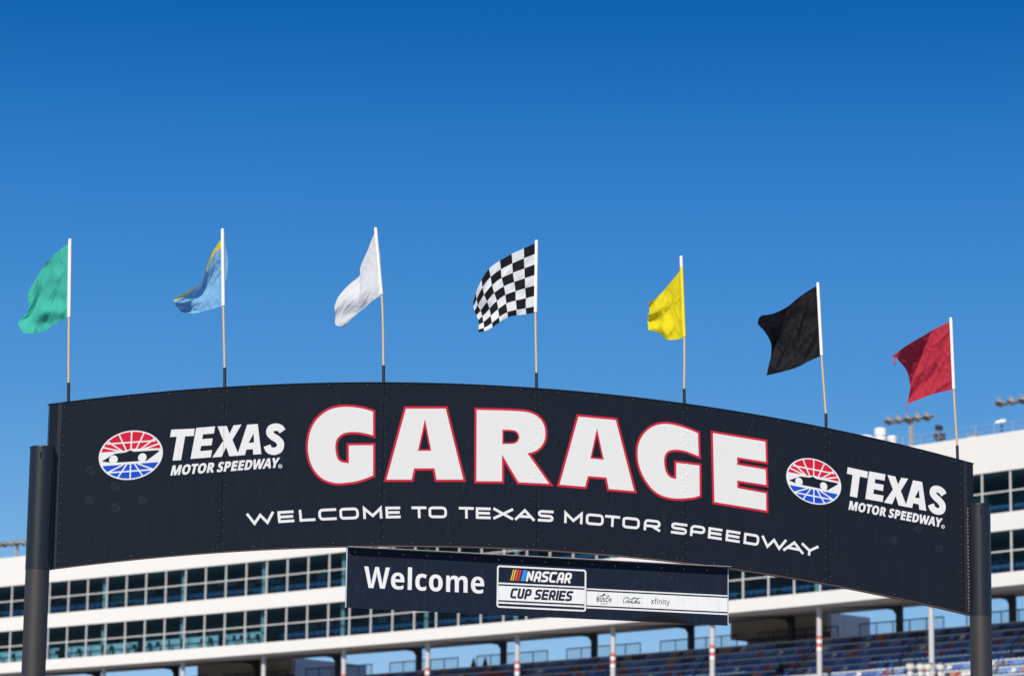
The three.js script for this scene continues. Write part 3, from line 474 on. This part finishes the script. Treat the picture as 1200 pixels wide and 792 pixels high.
mesh('back_wall', [sweep(rect(-11.95, -7.5, UB + 0.01, UT + 0.14), S0 + 0.1, S1 - 0.1), sweep(rect(-11.95, -7.5, LB + 0.12, LT + 0.14), S0 + 0.1, S1 - 0.1)], darkIn, suite);
for (const [a, b] of [[UB, UT + 0.2], [LB, LT + 0.2]]) for (const c of [S0, S1 - 0.09]) mesh('end_wall', sweep(rect(-11.9, -0.07, a, b), c, c + 0.09), whitePaint, suite);
// stepped floors with rows of seats inside
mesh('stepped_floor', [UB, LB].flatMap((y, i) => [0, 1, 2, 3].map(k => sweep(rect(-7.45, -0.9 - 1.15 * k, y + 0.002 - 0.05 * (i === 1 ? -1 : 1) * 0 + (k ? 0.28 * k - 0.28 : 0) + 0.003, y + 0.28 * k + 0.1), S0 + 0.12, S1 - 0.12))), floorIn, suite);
// panes, mullions, transoms, one by one
const paneH = [[UB, (UB + UT) / 2 + 0.03], [(UB + UT) / 2 + 0.03, UT], [LB, (LB + LT) / 2 + 0.03], [(LB + LT) / 2 + 0.03, LT]];
const paneG = paneH.map(([a, b]) => new THREE.PlaneGeometry(BAY - 0.1, b - a - 0.08));
const mulG = new THREE.BoxGeometry(0.095, UT - UB, 0.11), mulG2 = new THREE.BoxGeometry(0.095, LT - LB, 0.11), trG = new THREE.BoxGeometry(BAY - 0.097, 0.085, 0.095);
for (let i = 0; i <= NB; i++) {
  const s = S0 + i * BAY;
  put(mesh('mullion', mulG, frameMat, suite), s, 0.03, (UB + UT) / 2); put(mesh('mullion', mulG2, frameMat, suite), s, 0.03, (LB + LT) / 2);
  if (i === NB) break;
  const c = s + BAY / 2;
  paneH.forEach(([a, b], k) => put(mesh('window_pane', paneG[k], glass, suite), c, 0.0, (a + b) / 2));
  put(mesh('transom', trG, frameMat, suite), c, 0.03, (UB + UT) / 2 + 0.03); put(mesh('transom', trG, frameMat, suite), c, 0.03, (LB + LT) / 2 + 0.03);
}
{ // seats inside the suites
  const sg = mergeGeometries([box(0.46, 0.5, 0.08, 0, 0.55, -0.2), box(0.46, 0.08, 0.42, 0, 0.34, 0), box(0.4, 0.3, 0.1, 0, 0.15, -0.1)]);
  const spots = [], railPale = mat(0.20, 0.25, 0.30, 0.5);
  for (let k = 0; k < 3; k++) for (let s = S0 + 1; s < S1 - 1; s += 0.58) {
    if (((s - M0) % (4 * BAY) + 4 * BAY) % (4 * BAY) < 0.9) continue; if (rnd() < 0.12) continue;
    spots.push([s, -1.5 - 1.15 * k, UB + 0.10 + 0.28 * k]);
    if (s > -29) spots.push([s, -1.5 - 1.15 * k, LB + 0.10 + 0.28 * k]);
  }
  const im = new THREE.InstancedMesh(sg, mat(0.05, 0.105, 0.25, 0.6), spots.length), M = new THREE.Object3D();
  spots.forEach(([s, o, y], i) => { put(M, s, o, y); M.updateMatrix(); im.setMatrixAt(i, M.matrix); im.setColorAt(i, new THREE.Color().setRGB(0.8 + 0.4 * rnd(), 0.8 + 0.4 * rnd(), 0.8 + 0.3 * rnd())); });
  for (const y of [UB, LB]) for (let k = 0; k < 3; k++) mesh('drink_rail', sweep(rect(-1.14 - 1.15 * k, -1.08 - 1.15 * k, y + 0.62 + 0.28 * k, y + 0.69 + 0.28 * k), y === UB ? S0 + 0.2 : -29, S1 - 0.2), railPale, suite);
  { // cupboards, screens, counters and lockers deeper in the rooms
    const fg = [], N = 210, F = new THREE.InstancedMesh(new THREE.BoxGeometry(1, 1, 1), mat(1, 1, 1, 0.6), N);
    for (let i = 0; i < N; i++) {
      const up = rnd() < 0.5, s = S0 + 2 + (S1 - S0 - 4) * rnd(), hi = rnd() < 0.45, w = 0.5 + 2.2 * rnd(), h = hi ? 0.25 + 0.5 * rnd() : 0.5 + 1.2 * rnd(), off = -5 - 2.1 * rnd(), y0 = (up ? UB : LB) + (hi ? 1.9 + 0.5 * rnd() : 0.96 + h / 2);
      put(M, s, off, y0); M.scale.set(w, h, 0.3); M.updateMatrix(); F.setMatrixAt(i, M.matrix); M.scale.set(1, 1, 1);
      const v = [0.06, 0.12, 0.3, 0.55, 0.75][Math.floor(rnd() * 5)]; F.setColorAt(i, new THREE.Color().setRGB(v, v * (0.92 + 0.1 * rnd()), v * (0.8 + 0.3 * rnd())));
    }
    F.name = 'suite_furniture'; F.userData.kind = 'stuff'; F.castShadow = F.receiveShadow = true; suite.add(F);
  }
  im.name = 'suite_seats'; im.userData.kind = 'stuff'; im.castShadow = im.receiveShadow = true; suite.add(im);
  // pale low screens with dark chairs behind the lower windows
  const screenM = mat(0.82, 0.84, 0.84, 0.5);
  for (const [a, b] of [[-67.5, -60.3], [-59.4, -57.8], [-57, -47.5], [-46.5, -36.8], [-35.9, -30.6]])
    for (let s = a; s < b - 0.6; s += 1.22) put(mesh('low_screen', box(Math.min(1.18, b - s - 0.04), 1.05, 0.05, Math.min(1.18, b - s - 0.04) / 2, 0.55, 0), screenM, suite), s, -1.1, LB + 0.1);
  const ch = mergeGeometries([box(0.42, 0.42, 0.05, 0, 0.62, -0.2), box(0.42, 0.06, 0.42, 0, 0.42, 0), box(0.04, 0.42, 0.04, -0.18, 0.21, 0.16), box(0.04, 0.42, 0.04, 0.18, 0.21, 0.16), box(0.04, 0.42, 0.04, -0.18, 0.21, -0.18), box(0.04, 0.42, 0.04, 0.18, 0.21, -0.18)]);
  const cs = []; for (let s = -67; s < -31; s += 0.75 + 1.5 * rnd()) cs.push(s);
  const ic = new THREE.InstancedMesh(ch, mat(0.02, 0.02, 0.024, 0.7), cs.length);
  cs.forEach((s, i) => { put(M, s, -0.55, LB + 0.11); M.rotation.y += 2 * (rnd() - 0.5) + Math.PI * (rnd() < 0.5); M.updateMatrix(); ic.setMatrixAt(i, M.matrix); });
  ic.name = 'suite_chairs'; ic.userData.kind = 'stuff'; suite.add(ic);
}
// frames: front column, back column, haunched beam
const SEAT_Y = off => 28.0 - 0.65 * Math.floor((off + 9) / 0.85 + 1e-6);
const columnM = mat(0.52, 0.52, 0.50, 0.55), darkSteel = mat(0.045, 0.045, 0.05, 0.6), redTape = mat(0.60, 0.13, 0.11, 0.6), whiteTape = mat(0.78, 0.77, 0.74, 0.6);
const fcy = SEAT_Y(-0.95) - 0.05, fcG = cyl(0.2, 0.2, SOF - fcy - 0.0, 0, (SOF + fcy) / 2, 0, 16), inG = [cyl(0.2, 0.2, UT - UB, 0, (UT + UB) / 2 + 0.1, 0, 14), cyl(0.2, 0.2, LT - LB, 0, (LT + LB) / 2 + 0.1, 0, 14)];
const bcG = box(0.42, SOF + 0.85 - 27.9, 0.42, 0, (SOF + 0.85 + 27.9) / 2, 0);
const beamS = new THREE.Shape(); [[0.4, 0.6], [0.4, 1.1], [9.6, 0.3], [9.6, 0.08], [2.2, 0.66], [1.0, 0.6], [0.62, 0.25], [0.4, 0.25]].forEach(([x, y], i) => i ? beamS.lineTo(x, y) : beamS.moveTo(x, y));
const COLS = [-73.2, -62.5, -51.8, -41.2, -30.7, -20.6, -10.4, 0.15, 10.95, 21.7, 32.75, 43.75, 54.7];
for (let k = -2; k < 11; k++) {
  const s = COLS[k + 2];
  const c = put(mesh('column', fcG, columnM, suite), s, -0.95, 0);
  inG.forEach(g => put(mesh('column', g, columnM, suite), s, -0.75, 0));
  put(mesh('back_column', bcG, darkSteel, suite), s, -10.2, 0);
  const bm = mesh('roof_beam', new THREE.ExtrudeGeometry(beamS, { depth: 0.3, bevelEnabled: false }).rotateY(-Math.PI / 2).translate(0.15, 0, 0), darkSteel, suite); put(bm, s, -10.6, SOF - 0.12);
  if (k >= 3 && k < 9) for (let q = 0; q < 4; q++) mesh('warning_band', cyl(0.212, 0.212, 0.27, 0, SOF - 2.3 - 0.29 * q, 0, 16), q % 2 ? whiteTape : redTape, c);
}
// stair cores behind the stand
const coreFront = mat(0.46, 0.41, 0.35, 0.9, { map: mottled(4, 4, 0.85, 1) }), corePanel = mat(0.78, 0.74, 0.72, 0.7), coreJoint = mat(0.2, 0.22, 0.27, 0.9);
for (const [a, b, d] of [[-50.4, -38.0, 9.5], [14.0, 24.2, 4.8]]) {
  const core = thing('stair_core', a < 0 ? 'tan fronted stair tower behind the stand with a wide panelled flank' : 'tan fronted stair tower behind the stand with a narrow panelled flank', 'building', BASE, 0, 'stair towers behind the stand');
  mesh('wall', sweep(rect(-12.0 - d, -11.6, 28.85, SOF + 0.93), a, b), coreFront, core);
  mesh('lower_wall', sweep(rect(-12.0 - d, -13.5, 0, 28.84), a + 0.1, b), coreFront, core);
  const pw = d / Math.round(d / 1.6), nr = 3;
  for (let i = 0; i < Math.round(d / 1.6); i++) for (let j = 0; j < nr; j++) { const p = mesh('wall_panel', box(0.05, 0.78, pw - 0.03), corePanel, core); put(p, b + 0.03, -12.0 - pw * (i + 0.5), 28.0 + 0.4 + 0.8 * j); }
}

// ───────── seating ─────────
const stand = thing('grandstand', 'steep grandstand of blue, red and white seats below the suites', 'grandstand', BASE);
const concrete = mat(0.30, 0.295, 0.285, 0.9, { map: mottled(5, 5, 0.8, 1) }), nosing = mat(0.64, 0.63, 0.61, 0.7);
const ROWS = 15, rowOff = k => -9 + 0.85 * k, rowY = k => 28.0 - 0.65 * k;
mesh('top_walkway', sweep(rect(-11.5, -9.002, 26.6, 27.98), S0, S1), concrete, stand);
for (let k = 0; k < ROWS; k++) {
  const o = rowOff(k), y = rowY(k) - 0.65;
  mesh('tier_step', sweep(rect(o + 0.001, o + 0.849, y - 0.4, y), S0, S1), concrete, stand);
  mesh('step_nosing', sweep(rect(o - 0.10, o + 0.03, y + 0.555, y + 0.645), S0, S1), nosing, stand);
}
mesh('lower_slope', sweep([[rowOff(ROWS) + 0.01, rowY(ROWS) - 0.02], [rowOff(ROWS) + 26, 2], [rowOff(ROWS) + 26, 0], [rowOff(ROWS) - 10, 0], [rowOff(ROWS) + 0.01, rowY(ROWS) - 0.6]], S0, S1, 8), concrete, stand);
{
  const seatG = mergeGeometries([box(0.43, 0.30, 0.05, 0, 0.345, -0.2), box(0.43, 0.06, 0.38, 0, 0.19, 0), box(0.08, 0.17, 0.08, 0, 0.085, -0.05)]);
  const cols = [[0.075, 0.16, 0.42], [0.16, 0.30, 0.60], [0.42, 0.06, 0.055], [0.70, 0.69, 0.67], [0.03, 0.05, 0.12], [0.55, 0.22, 0.14]];
  const mats = cols.map(c => mat(...c, 0.55));
  const pick = k => { const r = rnd(); return k < 6 ? (r < 0.42 ? 0 : r < 0.66 ? 1 : r < 0.80 ? 2 : r < 0.86 ? 3 : r < 0.97 ? 4 : 5) : (r < 0.2 ? 0 : r < 0.4 ? 1 : r < 0.55 ? 2 : r < 0.86 ? 3 : r < 0.9 ? 4 : 5); };
  const aisle = s => { const m = ((s - 4.6) % 10.6 + 10.6) % 10.6; return m < 1.0; };
  const all = [];
  for (let k = 0; k < ROWS; k++) { let c = pick(k); for (let s = S0 + 0.4; s < S1 - 0.4; s += 0.52) { if (rnd() < 0.85) c = pick(k); if (!aisle(s)) all.push([s, k, c, k < 6 ? 0 : 1]); } }
  // the largest in view become parts, the rest one mass
  const near = all.filter(a => a[0] < 53 && a[1] < 8).sort((a, b) => b[0] - a[0]).slice(0, 300), set = new Set(near), rest = all.filter(a => !set.has(a));
  for (const [s, k, c] of near) put(mesh('seat', seatG, mats[c], stand), s, rowOff(k) + 0.36, rowY(k) - 0.65);
  const im = new THREE.InstancedMesh(seatG, mat(1, 1, 1, 0.55), rest.length), M = new THREE.Object3D();
  rest.forEach(([s, k, c], i) => { put(M, s, rowOff(k) + 0.36, rowY(k) - 0.65); M.updateMatrix(); im.setMatrixAt(i, M.matrix); im.setColorAt(i, new THREE.Color().setRGB(...cols[c])); });
  im.name = 'seats'; im.userData.kind = 'stuff'; im.castShadow = im.receiveShadow = true; stand.add(im);
  // blue aisle rails
  const railBlue = mat(0.03, 0.075, 0.24, 0.5);
  for (let s = 5.2 - 10.6 * 8; s < S1 - 1; s += 10.6) { if (s < S0 + 1) continue;
    for (const [k0, k1] of [[1, 4], [5, 8], [9, 12]]) {
      const P = (k, h) => [0, rowY(k) - 0.65 + h, rowOff(k) + 0.4], z0 = P(k0, 0.9), z1 = P(k1, 0.9);
      put(mesh('aisle_rail', [bar(z0, z1, 0.05, 6), bar(P(k0, 0.5), P(k1, 0.5), 0.04, 6), bar(P(k0, 0), z0, 0.045, 6), bar(P(k1, 0), z1, 0.045, 6)], railBlue, stand), s, 0, 0);
    } }
  // railing sections along the top walkway
  const railM = mat(0.05, 0.065, 0.10, 0.5), railG = [], infill = [], Lr = 8.5, y0 = 28.0, hh = 1.12;
  railG.push(bar([-Lr / 2, hh, 0], [Lr / 2, hh, 0], 0.05, 8), bar([-Lr / 2, 0.12, 0], [Lr / 2, 0.12, 0], 0.035, 8));
  for (let i = 0; i <= 5; i++) railG.push(bar([-Lr / 2 + Lr * i / 5, 0, 0], [-Lr / 2 + Lr * i / 5, hh, 0], 0.04, 8));
  for (let a = -Lr / 2 + 0.1; a < Lr / 2; a += 0.13) infill.push(box(0.008, hh - 0.2, 0.008, a, hh / 2 + 0.05, 0));
  for (let y = 0.2; y < hh - 0.05; y += 0.13) infill.push(box(Lr, 0.008, 0.008, 0, y, 0.009));
  const rg = mergeGeometries(railG), ig = mergeGeometries(infill);
  const rl = thing('walkway_railing', 'dark steel railing section with wire infill along the top walkway', 'railing', BASE, 0, 'railing sections along the top walkway');
  mesh('rail_frame', rg, railM, rl); tag(mesh('wire_infill', ig, railM, rl), null, null, null, 'stuff');
  let first = true;
  for (let s = -9.95 - 10.6 * 6; s < S1 - 5; s += 10.6) {
    if (s < S0 + 5) continue;
    const r = first ? rl : rl.clone(); if (!first) { r.name = numbered('walkway_railing'); scene.add(r); } first = false;
    const [x, , z] = arcP(s, -10.75, 0); r.position.set(BASE[0] + x, 27.98, BASE[2] + z); r.rotation.y = arcYaw(s);
  }
}
// roof edge railing
{
  const railM = mat(0.45, 0.46, 0.48, 0.4, { metalness: 0.4 }), a = 33, b = S1 - 0.5, g = [];
  for (const y of [0.4, 0.85]) for (let s = a; s < b - 0.1; s += 2.6) g.push(bar(arcP(s, -0.3, ROOF - 0.25 + y + 0.25), arcP(Math.min(b, s + 2.6), -0.3, ROOF + y), 0.022, 6));
  for (let s = a; s < b; s += 1.75) g.push(bar(arcP(s, -0.3, ROOF - 0.26), arcP(s, -0.3, ROOF + 0.85), 0.025, 6));
  mesh('roof_railing', g, railM, suite);
}
// ───────── things on the roof ─────────
const galv = mat(0.42, 0.42, 0.41, 0.5, { metalness: 0.3 }), lampShell = mat(0.30, 0.285, 0.265, 0.5), lampFace = phys(0.03, 0.035, 0.04, 0.15, { clearcoat: 0.6 }), whiteTank = mat(0.78, 0.78, 0.76, 0.5);
const worldAt = (s, off, y) => { const p = arcP(s, off, y); return [BASE[0] + p[0], y, BASE[2] + p[2]]; };
function floodRack(label, s, off, h, n, spread, turn) {
  const g = thing('floodlight_rack', label, 'floodlights', worldAt(s, off, ROOF - 0.25), arcYaw(s) + turn, 'floodlight racks on the roof');
  mesh('mast', [box(0.26, h, 0.26, 0, h / 2, 0), box(0.6, 0.08, 0.6, 0, 0.04, 0)], galv, g);
  mesh('crossbar', [box(spread, 0.12, 0.12, 0, h + 0.06, 0), box(spread, 0.04, 0.5, 0, h + 0.14, 0.1)], galv, g);
  const shell = new THREE.LatheGeometry([[0, -0.34], [0.12, -0.33], [0.2, -0.2], [0.3, 0.06], [0.31, 0.12], [0.28, 0.12]].map(q => new THREE.Vector2(...q)), 16), face = new THREE.SphereGeometry(0.285, 16, 5, 0, Math.PI * 2, 0, Math.PI / 2).scale(1, 0.25, 1).translate(0, 0.1, 0);
  for (let i = 0; i < n; i++) {
    const x = -spread / 2 + spread * (i + 0.5) / n, l = mesh('lamp_head', shell, lampShell, g); l.position.set(x, h + 0.14 - 0.03 * i, 0.42); l.rotation.set(Math.PI / 2 + 0.95, 0, 0.15 * (i % 2 ? 1 : -1));
    mesh('lamp_glass', face, lampFace, l);
    mesh('lamp_bracket', box(0.06, 0.24, 0.5, 0, -0.2, -0.1), galv, l);
  }
}
floodRack('roof floodlight rack with a thick short mast beside the white tanks', 41.8, -1.2, 2.4, 5, 4.7, 0);
floodRack('roof floodlight rack beside the white satellite dish', 53.3, -1.2, 2.5, 6, 6.4, 0);
floodRack('roof floodlight rack on a thin mast far along the roof from the tanks', -64.6, -1.0, 1.6, 8, 7.0, 0);
{
  const tank = (s, off, r, h, label) => { const g = thing('roof_tank', label, 'tank', worldAt(s, off, ROOF - 0.25), 0, 'white tanks on the roof');
    mesh('shell', new THREE.LatheGeometry([[0, h + r * 0.22], [r * 0.5, h + r * 0.18], [r * 0.92, h + 0.02], [r, h - 0.06], [r, 0.02], [r * 0.9, 0]].map(q => new THREE.Vector2(...q)), 24), whiteTank, g);
    mesh('band', [cyl(r + 0.015, r + 0.015, 0.06, 0, h * 0.75, 0, 24), cyl(r + 0.015, r + 0.015, 0.06, 0, h * 0.35, 0, 24)], galv, g); return g; };
  tank(38.75, -1.2, 0.45, 2.15, 'tall white roof tank beside the floodlight mast'); tank(39.9, -1.2, 0.36, 1.45, 'short narrow white roof tank beside the taller one');
  const dm = thing('roof_dome', 'low white radome beside the tall white roof tank', 'dome', worldAt(37.2, -1.3, ROOF - 0.25)); mesh('shell', new THREE.SphereGeometry(1.1, 24, 12, 0, Math.PI * 2, 0, Math.PI / 2).translate(0, 0.8, 0), whiteTank, dm); mesh('plinth', cyl(1.1, 1.15, 0.8, 0, 0.4, 0, 24), whiteTank, dm);
  const ds = thing('satellite_dish', 'small white satellite dish on a pole above the roof edge', 'dish', worldAt(50.7, -0.9, ROOF - 0.25), -0.6);
  mesh('bowl', new THREE.LatheGeometry(Array.from({ length: 9 }, (_, i) => new THREE.Vector2(0.42 * i / 8, 0.16 * (i / 8) ** 2)), 24).rotateX(0.5).translate(0, 1.15, 0.1), phys(0.8, 0.8, 0.8, 0.5, { side: THREE.DoubleSide }), ds); mesh('pole', cyl(0.05, 0.05, 1.2, 0, 0.6, 0, 10), darkSteel, ds); mesh('feed_arm', bar([0, 1.15, 0.1], [0, 1.45, 0.5], 0.02), darkSteel, ds);
  const an = thing('camera_mast', 'dark camera head on a short stand at the roof railing', 'camera', worldAt(44.8, -0.9, ROOF - 0.25), -0.5);
  mesh('stand', [bar([0, 0, 0], [0, 1.25, 0], 0.07), bar([-0.4, 0, 0.2], [0, 0.8, 0], 0.04), bar([0.4, 0, 0.2], [0, 0.8, 0], 0.04), box(0.75, 0.42, 0.5, 0, 0.85, 0)], darkSteel, an); mesh('head', [box(0.34, 0.34, 0.7, 0, 1.5, 0.1), cyl(0.11, 0.14, 0.35, 0, 0, 0).rotateX(Math.PI / 2).translate(0, 1.52, 0.6)], darkSteel, an);
  const hut = thing('roof_vent', 'low pale vent box on the roof edge beside the satellite dish', 'vent', worldAt(48.0, -1.0, ROOF - 0.25), arcYaw(48)); mesh('body', box(0.7, 0.55, 0.6, 0, 0.27, 0), whiteTank, hut); mesh('hood', box(0.85, 0.07, 0.75, 0, 0.58, 0), galv, hut);
}
// ───────── lamp bank on a tall mast in front of the seats ─────────
{
  const g = thing('lamp_mast', 'tall mast with a bank of round white lamps in front of the seats', 'floodlights', [25.1, 0, -200]);
  mesh('pole', cyl(0.16, 0.3, 19.6, 0, 9.8, -0.5, 16), galv, g);
  mesh('crossarm', [box(2.6, 0.1, 0.1, 0, 19.55, -0.2), box(2.6, 0.1, 0.1, 0, 18.6, -0.2), box(0.2, 1.4, 0.2, 0, 19.0, -0.4)], galv, g);
  const shell = new THREE.LatheGeometry([[0, 0.36], [0.2, 0.36], [0.25, 0.31], [0.25, 0.05], [0.19, -0.06], [0.1, -0.1], [0.1, -0.14], [0.15, -0.16], [0.15, -0.4], [0.1, -0.46], [0, -0.46]].map(q => new THREE.Vector2(...q)), 18), rim = new THREE.TorusGeometry(0.25, 0.03, 6, 20).rotateX(Math.PI / 2).translate(0, 0.35, 0);
  const lw = mat(0.75, 0.73, 0.66, 0.5);
  for (const y of [20.08, 19.12]) for (const x of [-0.92, -0.29, 0.17, 0.9]) { const l = mesh('lamp_head', shell, lw, g); l.position.set(x, y, 0.12); l.rotation.x = 0.18; mesh('lamp_rim', rim, darkSteel, l); mesh('lamp_bracket', box(0.05, 0.5, 0.3, 0, -0.25, -0.2), galv, l); }
}
// ───────── a seated person and two cones at the top walkway ─────────
{
  const caps = [[[0, 0.5, 0], [0, 0.78, 0.02], 0.15, 0.17], [[0, 0.78, 0.02], [0, 0.92, 0.04], 0.17, 0.11], [[0, 0.95, 0.05], [0, 1.02, 0.06], 0.06, 0.06], [[0, 1.1, 0.07], [0, 1.18, 0.06], 0.095, 0.1]];
  for (const q of [-1, 1]) caps.push([[q * 0.09, 0.48, 0.02], [q * 0.11, 0.5, 0.4], 0.1, 0.075], [[q * 0.11, 0.5, 0.4], [q * 0.11, 0.08, 0.42], 0.07, 0.05], [[q * 0.11, 0.06, 0.4], [q * 0.12, 0.04, 0.56], 0.05, 0.04], [[q * 0.19, 0.88, 0.03], [q * 0.24, 0.64, 0.08], 0.065, 0.05], [[q * 0.24, 0.64, 0.08], [q * 0.13, 0.58, 0.3], 0.048, 0.038], [[q * 0.13, 0.58, 0.3], [q * 0.1, 0.58, 0.38], 0.04, 0.03]);
  const N = 56, mc = new MarchingCubes(N, new THREE.MeshBasicMaterial(), false, false, 60000), sc = 0.75, v = new THREE.Vector3();
  mc.isolation = 0;
  for (let k = 0; k < N; k++) for (let j = 0; j < N; j++) for (let i = 0; i < N; i++) {
    const p = [(i / N * 2 - 1) * sc, (j / N * 2 - 1) * sc + 0.64, (k / N * 2 - 1) * sc + 0.12]; let acc = 0;
    for (const [a, b, r0, r1] of caps) { const d = [0, 1, 2].map(q => b[q] - a[q]), w = [0, 1, 2].map(q => p[q] - a[q]), t = Math.min(1, Math.max(0, (w[0] * d[0] + w[1] * d[1] + w[2] * d[2]) / (d[0] ** 2 + d[1] ** 2 + d[2] ** 2))); acc += Math.exp(-40 * (Math.hypot(...[0, 1, 2].map(q => w[q] - d[q] * t)) - (r0 + (r1 - r0) * t))); }
    mc.field[i + j * N + k * N * N] = Math.log(acc + 1e-30) / 40;
  }
  mc.update(); const n = mc.count, g = new THREE.BufferGeometry(), P = new Float32Array(mc.positionArray.slice(0, n * 3)), C = new Float32Array(n * 3);
  for (let i = 0; i < n; i++) { P[i * 3] *= sc; P[i * 3 + 1] = P[i * 3 + 1] * sc + 0.64; P[i * 3 + 2] = P[i * 3 + 2] * sc + 0.12; const y = P[i * 3 + 1], z = P[i * 3 + 2]; C.set(y > 1.0 ? (y > 1.17 || z < 0.05 ? [0.02, 0.016, 0.014] : [0.35, 0.2, 0.14]) : [0.012, 0.012, 0.016], i * 3); }
  g.setAttribute('position', new THREE.BufferAttribute(P, 3)); g.setAttribute('color', new THREE.BufferAttribute(C, 3)); g.computeVertexNormals();
  const per = thing('person', 'person in dark clothes sitting in the stand', 'person', worldAt(25.0, rowOff(4) + 0.36, rowY(4) - 0.65), arcYaw(25)); mesh('body', g, new THREE.MeshStandardMaterial({ vertexColors: true, roughness: 0.85 }), per);
  const cone = thing('safety_cone', 'dark cone standing by the railing at the top of the seats', 'cone', worldAt(-13.4, -9.6, 27.98), 0, 'cones at the top walkway');
  const rub = mat(0.015, 0.017, 0.022, 0.7); mesh('cone_body', cyl(0.04, 0.26, 0.82, 0, 0.45, 0, 14), rub, cone); mesh('foot', box(0.62, 0.05, 0.62, 0, 0.025, 0), rub, cone);
  const c2 = cone.clone(); c2.name = numbered('safety_cone'); c2.position.set(...worldAt(-12.0, -9.6, 27.98)); scene.add(c2);
}
renderer.render(scene, camera);
